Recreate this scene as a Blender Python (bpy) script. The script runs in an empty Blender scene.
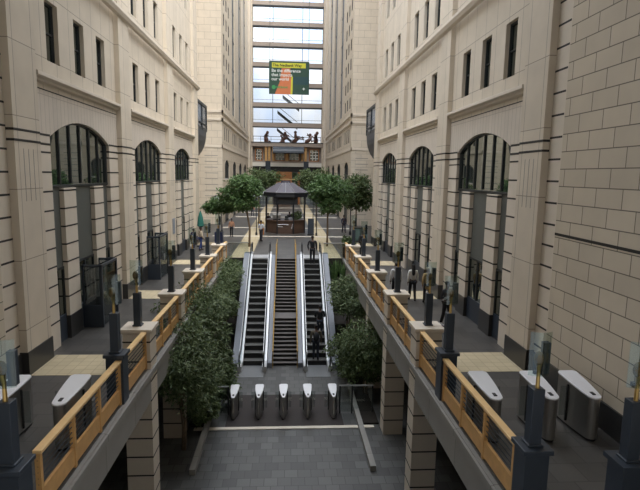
import bpy, bmesh, math, random
from mathutils import Vector, Matrix
random.seed(7)
C = bpy.context.scene.collection
PI = math.pi

# ------------------------------------------------------------------ mesh builder
class MB:
    def __init__(s): s.v=[]; s.f=[]; s.m=[]
    def quad(s,*p,m=0):
        n=len(s.v); s.v+=[tuple(q) for q in p]; s.f.append(tuple(range(n,n+len(p)))); s.m.append(m)
    def box(s,x0,x1,y0,y1,z0,z1,m=0):
        if x0>x1:x0,x1=x1,x0
        if y0>y1:y0,y1=y1,y0
        n=len(s.v)
        s.v+=[(x0,y0,z0),(x1,y0,z0),(x1,y1,z0),(x0,y1,z0),(x0,y0,z1),(x1,y0,z1),(x1,y1,z1),(x0,y1,z1)]
        for q in ((0,3,2,1),(4,5,6,7),(0,1,5,4),(1,2,6,5),(2,3,7,6),(3,0,4,7)):
            s.f.append(tuple(n+i for i in q)); s.m.append(m)
        return s
    def slab(s,x0,x1,prof,m=0):
        """profile of (y,z) points extruded along x"""
        if x0>x1:x0,x1=x1,x0
        n=len(s.v);k=len(prof)
        s.v+=[(x0,y,z) for y,z in prof]+[(x1,y,z) for y,z in prof]
        s.f.append(tuple(range(n,n+k))); s.m.append(m)
        s.f.append(tuple(range(n+2*k-1,n+k-1,-1))); s.m.append(m)
        for i in range(k):
            j=(i+1)%k; s.f.append((n+i,n+k+i,n+k+j,n+j)); s.m.append(m)
        return s
    def run(s,prof,y0,y1,m=0):
        """profile of (x,z) points extruded along y"""
        n=len(s.v);k=len(prof)
        s.v+=[(x,y0,z) for x,z in prof]+[(x,y1,z) for x,z in prof]
        s.f.append(tuple(range(n,n+k))); s.m.append(m)
        s.f.append(tuple(range(n+2*k-1,n+k-1,-1))); s.m.append(m)
        for i in range(k):
            j=(i+1)%k; s.f.append((n+i,n+k+i,n+k+j,n+j)); s.m.append(m)
        return s
    def prism(s,poly,zb,zt,m=0,mt=None):
        n=len(s.v);k=len(poly)
        fb=zb if callable(zb) else (lambda x,y:zb); ft=zt if callable(zt) else (lambda x,y:zt)
        s.v+=[(x,y,fb(x,y)) for x,y in poly]+[(x,y,ft(x,y)) for x,y in poly]
        s.f.append(tuple(range(n+k-1,n-1,-1))); s.m.append(m)
        s.f.append(tuple(range(n+k,n+2*k))); s.m.append(m if mt is None else mt)
        for i in range(k):
            j=(i+1)%k; s.f.append((n+i,n+j,n+k+j,n+k+i)); s.m.append(m)
        return s
    def tube(s,pts,r,n=8,m=0):
        pts=[Vector(p) for p in pts]; rr=r if isinstance(r,(list,tuple)) else [r]*len(pts)
        base=len(s.v); N=len(pts)
        for i,p in enumerate(pts):
            t=(pts[min(i+1,N-1)]-pts[max(i-1,0)]).normalized()
            a=Vector((1,0,0)) if abs(t.x)<.8 else Vector((0,1,0))
            u=t.cross(a).normalized(); w=t.cross(u)
            for k in range(n):
                an=2*PI*k/n; s.v.append(tuple(p+(u*math.cos(an)+w*math.sin(an))*rr[i]))
        for i in range(N-1):
            for k in range(n):
                a=base+i*n+k; b=base+i*n+(k+1)%n
                s.f.append((a,b,b+n,a+n)); s.m.append(m)
        s.f.append(tuple(base+k for k in range(n))[::-1]); s.m.append(m)
        s.f.append(tuple(base+(N-1)*n+k for k in range(n))); s.m.append(m)
        return s
    def lathe(s,prof,cx=0,cy=0,n=12,m=0):
        base=len(s.v)
        for r,z in prof:
            for k in range(n):
                an=2*PI*k/n; s.v.append((cx+r*math.cos(an),cy+r*math.sin(an),z))
        for i in range(len(prof)-1):
            for k in range(n):
                a=base+i*n+k; b=base+i*n+(k+1)%n
                s.f.append((a,b,b+n,a+n)); s.m.append(m)
        s.f.append(tuple(base+k for k in range(n))[::-1]); s.m.append(m)
        e=base+(len(prof)-1)*n; s.f.append(tuple(e+k for k in range(n))); s.m.append(m)
        return s
    def ball(s,c,rx,ry,rz,n=10,k=6,m=0):
        base=len(s.v)
        for i in range(k+1):
            t=PI*i/k; sr=max(math.sin(t),.02)
            for j in range(n):
                a=2*PI*j/n; s.v.append((c[0]+rx*sr*math.cos(a),c[1]+ry*sr*math.sin(a),c[2]-rz*math.cos(t)))
        for i in range(k):
            for j in range(n):
                a=base+i*n+j; b=base+i*n+(j+1)%n
                s.f.append((a,b,b+n,a+n)); s.m.append(m)
        return s
    def merge(s,me,m=0):
        n=len(s.v); s.v+=[tuple(v.co) for v in me.vertices]
        for p in me.polygons: s.f.append(tuple(n+i for i in p.vertices)); s.m.append(m)
    def build(s,name,mats,parent=None,smooth=False,bevel=0):
        me=bpy.data.meshes.new(name); me.from_pydata(s.v,[],s.f)
        if not isinstance(mats,(list,tuple)): mats=[mats]
        for q in mats: me.materials.append(q)
        me.polygons.foreach_set('material_index',s.m)
        if smooth: me.polygons.foreach_set('use_smooth',[True]*len(s.f))
        me.update()
        o=bpy.data.objects.new(name,me); C.objects.link(o)
        if parent: o.parent=parent
        if bevel:
            b=o.modifiers.new('bevel','BEVEL'); b.width=bevel; b.segments=2; b.limit_method='ANGLE'
        return o

def tag(o,label=None,cat=None,group=None,kind=None):
    if label:o['label']=label
    if cat:o['category']=cat
    if group:o['group']=group
    if kind:o['kind']=kind
    return o
def thing(name,label,cat,loc=(0,0,0),rz=0,group=None,kind=None):
    o=bpy.data.objects.new(name,None); C.objects.link(o); o.location=loc; o.rotation_euler=(0,0,rz)
    o.empty_display_size=.2
    return tag(o,label,cat,group,kind)
KIDS={}
def dup(root,loc,rz=None,label=None,group=None):
    r=root.copy(); C.objects.link(r); r.location=loc
    if rz is not None: r.rotation_euler=(0,0,rz)
    if label:r['label']=label
    if group:r['group']=group
    for ch in list(root.children):
        c=ch.copy(); C.objects.link(c); c.parent=r
        for g in list(ch.children):
            d=g.copy(); C.objects.link(d); d.parent=c
    return r

# ------------------------------------------------------------------ materials
def newmat(n):
    m=bpy.data.materials.new(n); m.use_nodes=True; return m,m.node_tree.nodes,m.node_tree.links,m.node_tree.nodes['Principled BSDF']
def plain(n,col,rough=.6,metal=0,var=.15,scale=6,spec=.5,bump=0):
    m,N,L,b=newmat(n)
    b.inputs['Roughness'].default_value=rough; b.inputs['Metallic'].default_value=metal
    b.inputs['Specular IOR Level'].default_value=spec
    t=N.new('ShaderNodeTexCoord'); nz=N.new('ShaderNodeTexNoise'); nz.inputs['Scale'].default_value=scale; nz.inputs['Detail'].default_value=4
    L.new(t.outputs['Object'],nz.inputs['Vector'])
    mx=N.new('ShaderNodeMix'); mx.data_type='RGBA'
    mx.inputs['A'].default_value=(*[c*(1-var) for c in col],1); mx.inputs['B'].default_value=(*[min(1,c*(1+var)) for c in col],1)
    L.new(nz.outputs['Fac'],mx.inputs['Factor']); L.new(mx.outputs['Result'],b.inputs['Base Color'])
    if bump:
        bp=N.new('ShaderNodeBump'); bp.inputs['Strength'].default_value=bump; L.new(nz.outputs['Fac'],bp.inputs['Height']); L.new(bp.outputs['Normal'],b.inputs['Normal'])
    return m
def tiles(n,col,joint,axes,bw,bh,mortar=.02,offset=.5,rough=.7,var=.08,shift=(0,0),spec=.3):
    """masonry / paving: a brick pattern laid on two of the object's axes, over a faint cloudiness"""
    m,N,L,b=newmat(n)
    b.inputs['Roughness'].default_value=rough; b.inputs['Specular IOR Level'].default_value=spec
    t=N.new('ShaderNodeTexCoord'); sp=N.new('ShaderNodeSeparateXYZ'); cb=N.new('ShaderNodeCombineXYZ')
    L.new(t.outputs['Object'],sp.inputs[0])
    for i,a in enumerate(axes):
        ad=N.new('ShaderNodeMath'); ad.operation='ADD'; ad.inputs[1].default_value=shift[i]+100*(bw if i==0 else bh)
        L.new(sp.outputs[a],ad.inputs[0]); L.new(ad.outputs[0],cb.inputs[i])
    br=N.new('ShaderNodeTexBrick'); br.offset=offset; br.inputs['Scale'].default_value=1
    br.inputs['Brick Width'].default_value=bw; br.inputs['Row Height'].default_value=bh
    br.inputs['Mortar Size'].default_value=mortar; br.inputs['Mortar Smooth'].default_value=.1
    br.inputs['Color1'].default_value=(*[c*(1-var) for c in col],1); br.inputs['Color2'].default_value=(*[min(1,c*(1+var)) for c in col],1)
    br.inputs['Mortar'].default_value=(*joint,1)
    L.new(cb.outputs[0],br.inputs['Vector'])
    nz=N.new('ShaderNodeTexNoise'); nz.inputs['Scale'].default_value=1.3; nz.inputs['Detail'].default_value=6
    L.new(t.outputs['Object'],nz.inputs['Vector'])
    mp=N.new('ShaderNodeMapRange'); mp.inputs['To Min'].default_value=.86; mp.inputs['To Max'].default_value=1.1
    L.new(nz.outputs['Fac'],mp.inputs['Value'])
    mx=N.new('ShaderNodeMix'); mx.data_type='RGBA'; mx.blend_type='MULTIPLY'; mx.inputs['Factor'].default_value=1
    L.new(br.outputs['Color'],mx.inputs['A']); L.new(mp.outputs['Result'],mx.inputs['B'])
    L.new(mx.outputs['Result'],b.inputs['Base Color'])
    return m
def glassy(n,tint,gloss=.15,rough=.03,gcol=(.9,.95,.95)):
    m,N,L,b=newmat(n); N.remove(b)
    tr=N.new('ShaderNodeBsdfTransparent'); tr.inputs[0].default_value=(*tint,1)
    gl=N.new('ShaderNodeBsdfGlossy'); gl.inputs['Roughness'].default_value=rough; gl.inputs['Color'].default_value=(*gcol,1)
    mx=N.new('ShaderNodeMixShader'); mx.inputs[0].default_value=gloss
    L.new(tr.outputs[0],mx.inputs[1]); L.new(gl.outputs[0],mx.inputs[2]); L.new(mx.outputs[0],N['Material Output'].inputs[0])
    return m
def leafmat(n,c0,c1):
    m,N,L,b=newmat(n)
    t=N.new('ShaderNodeTexCoord'); nz=N.new('ShaderNodeTexNoise'); nz.inputs['Scale'].default_value=9; nz.inputs['Detail'].default_value=2
    L.new(t.outputs['Object'],nz.inputs['Vector'])
    cr=N.new('ShaderNodeValToRGB'); cr.color_ramp.elements[0].position=.32; cr.color_ramp.elements[1].position=.68
    cr.color_ramp.elements[0].color=(*c0,1); cr.color_ramp.elements[1].color=(*c1,1)
    L.new(nz.outputs['Fac'],cr.inputs[0]); L.new(cr.outputs[0],b.inputs['Base Color'])
    b.inputs['Roughness'].default_value=.5; b.inputs['Specular IOR Level'].default_value=.4
    tl=N.new('ShaderNodeBsdfTranslucent'); L.new(cr.outputs[0],tl.inputs[0])
    mx=N.new('ShaderNodeMixShader'); mx.inputs[0].default_value=.25
    L.new(b.outputs[0],mx.inputs[1]); L.new(tl.outputs[0],mx.inputs[2]); L.new(mx.outputs[0],N['Material Output'].inputs[0])
    return m

ST=(.60,.525,.42); STJ=(.30,.26,.21)
M=dict(
 stone=tiles('pale_stone_long_joints',ST,STJ,(1,2),1.0,1.9,.012,.0,var=.03,shift=(.1,.62)),
 stoneX=tiles('pale_stone_facing_hall',ST,STJ,(0,2),1.25,.72,.012,.5,var=.03),
 block=tiles('pale_stone_bond',(.57,.495,.385),(.17,.145,.115),(1,2),.95,.45,.013,.5,var=.05),
 reed=tiles('pale_stone_narrow_slabs',(.60,.53,.445),(.42,.37,.31),(1,2),.27,4.0,.012,.0,var=.03,shift=(0,.2)),
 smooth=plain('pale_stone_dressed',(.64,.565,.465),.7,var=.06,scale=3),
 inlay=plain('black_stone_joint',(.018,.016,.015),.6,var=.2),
 granite=plain('dark_granite',(.035,.034,.033),.35,var=.3,scale=30),
 cream=tiles('sand_paving',(.52,.435,.28),(.40,.33,.22),(0,1),.3,.3,.012,.0,var=.06),
 pale=plain('pale_paving_strip',(.66,.60,.50),.7,var=.1),
 slate=tiles('slate_paving',(.068,.063,.057),(.038,.035,.031),(0,1),.6,.6,.012,.5,rough=.42,var=.22,spec=.5),
 slatelow=tiles('lower_slate_paving',(.075,.075,.072),(.035,.034,.032),(0,1),.45,.45,.012,.5,rough=.45,var=.3,spec=.5),
 doormat=plain('dark_entrance_carpet',(.045,.038,.036),.95,var=.3,scale=20),
 landing=plain('grey_landing_granite',(.17,.175,.18),.4,var=.15,scale=10),
 fascia=tiles('grey_concrete_beam',(.27,.26,.24),(.15,.145,.13),(1,2),2.1,1.3,.012,.0,var=.06),
 darkwall=plain('shade_dark_wall',(.03,.028,.027),.9),  # near-black, so the voids under the walkways get their shade from colour
 panel=plain('grey_green_metal_panel',(.135,.145,.135),.45,metal=.3,var=.06,scale=2),
 navy=plain('dark_navy_metal',(.030,.040,.055),.4,var=.15,scale=3),
 black=plain('black_metal',(.014,.015,.018),.45,var=.2),
 frame=plain('dark_window_frame',(.022,.026,.027),.45,var=.1),
 wood=plain('honey_timber',(.56,.32,.12),.45,var=.25,scale=5),
 woodlite=plain('pale_golden_timber_rail',(.78,.52,.24),.38,var=.14,scale=5),
 wooddark=plain('orange_brown_timber',(.36,.15,.05),.5,var=.3,scale=3),
 brownwood=plain('dark_brown_counter',(.075,.042,.028),.5,var=.3,scale=6),
 brass=plain('gold_metal',(.55,.36,.12),.32,metal=.75,var=.1),
 yellowfit=plain('mustard_lamp_reflector',(.17,.105,.028),.5,metal=.2,var=.25,scale=18),
 steel=plain('brushed_steel',(.40,.39,.37),.3,metal=.9,var=.08,scale=14),
 lid=plain('pale_grey_lid',(.72,.72,.74),.3,var=.03),
 silver=plain('bright_aluminium',(.58,.58,.58),.35,metal=.6,var=.04),
 rubber=plain('black_rubber',(.012,.012,.013),.5,var=.1),
 tread=plain('grooved_metal_tread',(.105,.105,.10),.5,metal=.2,var=.15,scale=12),
 riser=plain('black_step_riser',(.010,.010,.010),.6,var=.2),
 stairstone=plain('grey_stair_stone',(.115,.105,.10),.6,var=.2,scale=8),
 cladding=plain('blue_grey_granite_cladding',(.165,.18,.21),.4,var=.18,scale=12),
 soil=plain('dark_soil',(.02,.016,.012),1,var=.4,scale=8,bump=.6),
 bark=plain('brown_bark',(.20,.145,.095),.85,var=.4,scale=14,bump=.5),
 leaf=leafmat('deep_green_leaves',(.038,.068,.025),(.17,.225,.09)),
 leafb=leafmat('grey_green_leaves',(.042,.075,.030),(.20,.255,.115)),
 leafk=leafmat('mid_green_leaves',(.04,.09,.03),(.13,.21,.07)),
 roof=plain('slate_purple_roof_sheet',(.075,.068,.085),.6,metal=0,var=.1),
 rib=plain('pale_metal_rib',(.16,.16,.17),.5,metal=.2),
 brownslab=plain('brown_grey_floor_edge',(.36,.30,.255),.7,var=.08,scale=1),
 whiteband=plain('white_painted_band',(.72,.69,.62),.6,var=.05),
 bronze=plain('red_brown_bronze',(.10,.045,.03),.4,metal=.4,var=.4,scale=5),
 blueglass=plain('dark_blue_glazing',(.06,.078,.105),.2,metal=.2,var=.2,scale=1.5),
 teal=plain('teal_canvas',(.02,.13,.10),.8,var=.2),
 binteal=plain('grey_teal_panel',(.12,.19,.18),.5,var=.15),
 potblue=plain('dark_blue_planter',(.02,.03,.085),.35,var=.3,scale=4),
 lamp=plain('milky_lamp_shade',(.62,.68,.70),.4,var=.05),
 plaque=plain('blue_grey_notice',(.22,.25,.29),.5,var=.3,scale=7),
)
def darkglass(n,c,g=.22,rough=.02):
    m,N,L,b=newmat(n)
    b.inputs['Base Color'].default_value=(*c,1); b.inputs['Roughness'].default_value=rough
    b.inputs['Specular IOR Level'].default_value=1.0; b.inputs['IOR'].default_value=1.5
    gl=N.new('ShaderNodeBsdfGlossy'); gl.inputs['Roughness'].default_value=rough; gl.inputs['Color'].default_value=(.62,.70,.68,1)
    mx=N.new('ShaderNodeMixShader'); mx.inputs[0].default_value=g
    L.new(b.outputs[0],mx.inputs[1]); L.new(gl.outputs[0],mx.inputs[2]); L.new(mx.outputs[0],N['Material Output'].inputs[0])
    return m
M['pane']=darkglass('dark_window_glass',(.018,.024,.023),.34)
M['glass']=glassy('pale_green_glass',(.80,.86,.84),.05)
M['slot']=darkglass('dull_dark_glass',(.022,.024,.025),.04,.35)
M['wing']=glassy('clear_wing_glass',(.84,.87,.86),.06)
M['clear']=glassy('clear_glazing',(.96,.98,1.0),.04)
M['screen']=glassy('grey_balustrade_glass',(.62,.66,.68),.12)

# ------------------------------------------------------------------ facade helpers
def P3(s,x,y,z): return (s*x,y,z)
def panel(mb,s,x,y0,y1,z0,z1,holes,depth,m=0):
    ys=sorted({y0,y1,*[h[0] for h in holes],*[h[1] for h in holes]}); zs=sorted({z0,z1,*[h[2] for h in holes],*[h[3] for h in holes]})
    for a,b in zip(ys,ys[1:]):
        for c,d in zip(zs,zs[1:]):
            if any(h[0]<=a and b<=h[1] and h[2]<=c and d<=h[3] for h in holes): continue
            mb.quad(P3(s,x,a,c),P3(s,x,b,c),P3(s,x,b,d),P3(s,x,a,d),m=m)
    X=x+depth
    for a,b,c,d in holes:
        mb.quad(P3(s,x,a,c),P3(s,X,a,c),P3(s,X,a,d),P3(s,x,a,d),m=m)
        mb.quad(P3(s,x,b,c),P3(s,X,b,c),P3(s,X,b,d),P3(s,x,b,d),m=m)
        mb.quad(P3(s,x,a,d),P3(s,X,a,d),P3(s,X,b,d),P3(s,x,b,d),m=m)
        mb.quad(P3(s,x,a,c),P3(s,X,a,c),P3(s,X,b,c),P3(s,x,b,c),m=m)
def archpts(yc,h,zs,rise,n=18):
    R=(h*h+rise*rise)/(2*rise); a=math.asin(h/R); zc=zs+rise-R
    return [(yc+R*math.sin(-a+2*a*i/n),zc+R*math.cos(-a+2*a*i/n)) for i in range(n+1)]
def archpanel(mb,s,x,y0,y1,zo,z1,yc,h,zs,rise,depth,m=0,mu=None):
    """wall strip y0..y1 from zo up to z1 with an opening from zo to a segmental arch"""
    mu=m if mu is None else mu
    X=x+depth
    for a,b in ((y0,yc-h),(yc+h,y1)):
        mb.quad(P3(s,x,a,zo),P3(s,x,b,zo),P3(s,x,b,zs),P3(s,x,a,zs),m=m)
        mb.quad(P3(s,x,a,zs),P3(s,x,b,zs),P3(s,x,b,z1),P3(s,x,a,z1),m=mu)
    for e in (yc-h,yc+h):
        mb.quad(P3(s,x,e,zo),P3(s,X,e,zo),P3(s,X,e,zs),P3(s,x,e,zs),m=m)
    pts=archpts(yc,h,zs,rise)
    for (a,c),(b,d) in zip(pts,pts[1:]):
        mb.quad(P3(s,x,a,c),P3(s,x,b,d),P3(s,x,b,z1),P3(s,x,a,z1),m=mu)
        mb.quad(P3(s,x,a,c),P3(s,X,a,c),P3(s,X,b,d),P3(s,x,b,d),m=m)
WN=[0]; DN=[0]
ORD=['first','second','third','fourth','fifth','sixth']
def rect_window(s,x,y0,y1,z0,z1,label,bars=1):
    pm=M['slot'] if bars==0 else M['pane']
    WN[0]+=1
    o=MB(); f=.06
    for a,b,c,d in ((y0,y0+f,z0,z1),(y1-f,y1,z0,z1),(y0+f,y1-f,z0,z0+f),(y0+f,y1-f,z1-f,z1)): o.box(s*(x-.06),s*(x+.03),a,b,c,d)
    for k in range(bars):
        zz=z0+(z1-z0)*(k+1)/(bars+1); o.box(s*(x-.045),s*(x+.02),y0+f,y1-f,zz-.02,zz+.02)
    w=o.build('window_%d'%WN[0],M['frame']); tag(w,label,'window',kind='structure')
    MB().box(s*x,s*(x+.02),y0+f*.5,y1-f*.5,z0+f*.5,z1-f*.5).build('pane',pm,w)
    return w
def arch_window(s,x,yc,h,z0,zs,rise,n,label):
    pm=M['slot'] if n==5 else M['pane']
    WN[0]+=1
    o=MB(); pts=archpts(yc,h,zs,rise); f=.10
    inn=archpts(yc,h-f,zs,rise-f*.4)
    prof=[(yc-h,z0)]+pts+[(yc+h,z0)]; pin=[(yc-h+f,z0)]+inn+[(yc+h-f,z0)]
    for xx in (x-.07,x+.03):
        for i in range(len(prof)-1):
            o.quad(P3(s,xx,*prof[i]),P3(s,xx,*prof[i+1]),P3(s,xx,*pin[i+1]),P3(s,xx,*pin[i]))
    for i in range(len(pin)-1): o.quad(P3(s,x-.07,*pin[i]),P3(s,x-.07,*pin[i+1]),P3(s,x+.03,*pin[i+1]),P3(s,x+.03,*pin[i]))
    o.box(s*(x-.08),s*(x+.03),yc-h,yc+h,z0,z0+.07)
    R=(h*h+rise*rise)/(2*rise); zc=zs+rise-R
    for k in range(1,n):
        y=yc-h+2*h*k/n; zt=zc+math.sqrt(R*R-(y-yc)**2); o.box(s*(x-.05),s*(x+.02),y-.04,y+.04,z0+.1,zt-.02)
    w=o.build('window_%d'%WN[0],M['frame']); tag(w,label,'window',kind='structure')
    g=MB(); poly=[P3(s,x,yc-h+.02,z0+.02)]+[P3(s,x,a,c) for a,c in archpts(yc,h-.02,zs,rise-.02)]+[P3(s,x,yc+h-.02,z0+.02)]
    g.quad(*poly); g.quad(*[(p[0]+s*.02,p[1],p[2]) for p in poly]); g.build('pane',pm,w)
    return w

XW,XP=7.2,7.0
P0,BAY=14.4,8.65
def tname(s): return 'left' if s<0 else 'right'
TOP=20.0
def near_block(s):
    nm=tname(s)
    w=MB()   # mats: 0 stone 1 inlay 2 reed 3 block 4 smooth
    # plain masonry nearest the viewer
    w.quad(P3(s,XW,2,0),P3(s,XW,13.05,0),P3(s,XW,13.05,TOP),P3(s,XW,2,TOP),m=3)
    w.quad(P3(s,XW,13.05,0),P3(s,XW,P0,0),P3(s,XW,P0,TOP),P3(s,XW,13.05,TOP),m=4)
    w.quad(P3(s,12,2,0),P3(s,XW,2,0),P3(s,XW,2,TOP),P3(s,12,2,TOP),m=4)
    z=.85
    while z<12:
        w.box(s*(XW-.004),s*(XW+.03),13.08,13.78,z-.027,z+.027,1); z+=.585
    w.box(s*(XW-.006),s*(XW+.03),2,13.05,4.10,4.17,1)
    for i in range(3):
        pa=P0+BAY*i; pb=pa+BAY; yc=(pa+pb)/2; h=2.58
        for a,b in ((pa,yc-h),(yc+h,pb)):
            w.quad(P3(s,XW,a,0),P3(s,XW,b,0),P3(s,XW,b,5),P3(s,XW,a,5),m=4)
        for e in (yc-h,yc+h): w.quad(P3(s,XW,e,0),P3(s,XW+.45,e,0),P3(s,XW+.45,e,5),P3(s,XW,e,5),m=4)
        archpanel(w,s,XW,pa,pb,5.0,7.95,yc,h,6.6,.62,.3,m=4,mu=2)
        z=.85
        while z<6.2:
            w.box(s*(XW-.005),s*(XW+.42),pa+.6,yc-h+.005,z-.025,z+.025,1)
            w.box(s*(XW-.005),s*(XW+.42),yc+h-.005,pb-.6,z-.025,z+.025,1); z+=.585
        for zz in (6.36,6.63):
            w.box(s*(XW-.006),s*(XW+.2),pa+.6,yc-h+.01,zz-.032,zz+.032,1); w.box(s*(XW-.006),s*(XW+.2),yc+h-.01,pb-.6,zz-.032,zz+.032,1)
        w.box(s*(XW-.005),s*(XW+.05),pa+.7,pb-.7,7.93,7.965,1)
        for z0,z1,a,b in ((7.95,12.0,8.85,10.62),(12.0,16.2,12.75,14.7),(16.2,TOP,16.9,18.8)):
            hs=[(yc+d-.43,yc+d+.43,a,b) for d in (-2.05,0,2.05)]
            panel(w,s,XW,pa,pb,z0,z1,hs,.24,0)
            lev={7.95:'first',12.0:'second',16.2:'third'}[z0]
            for k,hh in enumerate(hs):
                rect_window(s,XW+.20,hh[0],hh[1],hh[2],hh[3],'%s of the three narrow windows in the %s row above the %s arch of the %s wall'%(('nearest','middle','farthest')[k],lev,ORD[i],nm))
    ye=P0+BAY*3+.8
    w.quad(P3(s,XW,P0+BAY*3,0),P3(s,XW,ye,0),P3(s,XW,ye,TOP),P3(s,XW,P0+BAY*3,TOP),m=4)
    w.quad(P3(s,XW,ye,0),P3(s,12,ye,0),P3(s,12,ye,TOP),P3(s,XW,ye,TOP),m=4)
    w.quad(P3(s,XW,2,TOP),P3(s,12,2,TOP),P3(s,12,ye,TOP),P3(s,XW,ye,TOP),m=4)
    w.quad(P3(s,12,2,0),P3(s,12,ye,0),P3(s,12,ye,TOP),P3(s,12,2,TOP),m=4)
    # black sheet behind the glazing, its colour standing in for unlit rooms
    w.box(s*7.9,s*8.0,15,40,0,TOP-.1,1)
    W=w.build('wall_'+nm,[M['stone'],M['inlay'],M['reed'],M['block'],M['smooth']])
    tag(W,'pale stone %s wall with arched shop windows and flat piers'%nm,'wall',kind='structure')
    # granite foot of the plain masonry
    MB().box(s*(XW-.05),s*(XW+.05),2,13.7,0,.62).build('plinth',M['granite'],W)
    for i in range(4):
        p=P0+BAY*i; hw=.7 if i<3 else .72
        a=MB(); a.box(s*XP,s*(XW+.1),p-hw,p+hw,.66,TOP,0)
        for zz in (6.36,6.63): a.box(s*(XP-.006),s*(XW+.02),p-hw-.006,p+hw+.006,zz-.032,zz+.032,1)
        for d in (-.26,0,.26): a.box(s*(XP-.004),s*XP,p+d-.011,p+d+.011,4.75,6.15,2)
        q=a.build('pilaster',[M['stone'],M['inlay'],M['fascia']],W)
        MB().box(s*(XP-.03),s*(XW+.1),p-hw-.03,p+hw+.03,0,.66).build('plinth',M['granite'],q)
    for i in range(3):
        pa=P0+BAY*i+.7; pb=P0+BAY*(i+1)-.7; yc=(pa+pb)/2
        c=MB(); c.run([(s*XW,8.10),(s*(XW-.10),8.14),(s*(XW-.12),8.2),(s*(XW-.24),8.26),(s*(XW-.24),8.36),(s*XW,8.46)],pa+.02,pb-.02)
        c.build('cornice',M['smooth'],W)
        for d in (-1.3,1.3):
            b=MB(); b.box(s*7.21,s*7.6,yc+d-.47,yc+d+.47,.78,5.02,0)
            z=.85+.585
            while z<5: b.box(s*7.205,s*7.59,yc+d-.475,yc+d+.475,z-.025,z+.025,1); z+=.585
            q=b.build('pillar',[M['smooth'],M['inlay']],W)
            MB().box(s*7.19,s*7.6,yc+d-.49,yc+d+.49,0,.78).build('plinth',M['granite'],q)
        arch_window(s,XW+.17,yc,2.55,5.05,6.6,.6,6,'wide arched window in the %s bay of the %s wall'%(ORD[i],nm))
        # infill under the arch: grey panels over glazed doors with a navy foot
        DN[0]+=1
        d=MB()
        for a,b in ((yc-2.58,yc-1.77),(yc-.83,yc+.83),(yc+1.77,yc+2.58)): d.box(s*7.36,s*7.44,a,b,2.45,5.07)
        D=d.build('door_%d'%DN[0],M['panel']); tag(D,'grey panelled entrance with navy base in the %s bay of the %s wall'%(ORD[i],nm),'door',kind='structure')
        f=MB(); n=MB(); g=MB()
        for a,b in ((yc-2.58,yc-1.77),(yc-.83,yc+.83),(yc+1.77,yc+2.58)):
            n.box(s*7.32,s*7.44,a,b,0,.85)
            g.box(s*7.37,s*7.39,a+.05,b-.05,.85,2.42)
            k=max(1,round((b-a)/.8))
            for j in range(k+1):
                y=a+(b-a)*j/k; f.box(s*7.33,s*7.42,max(a,y-.04),min(b,y+.04),.85,2.45)
            f.box(s*7.33,s*7.42,a,b,2.38,2.46)
        f.box(s*7.32,s*7.5,yc-2.58,yc+2.58,5.02,5.07)
        f.build('frame',M['frame'],D); n.build('base_panel',M['navy'],D); g.build('pane',M['pane'],D)
    c=MB(); c.run([(s*XP,11.9),(s*(XP-.12),11.96),(s*(XP-.2),12.1),(s*(XP-.2),12.2),(s*XP,12.3)],P0-.75,ye); c.build('cornice',M['smooth'],W)
    return W
for s in (-1,1): near_block(s)

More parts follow.
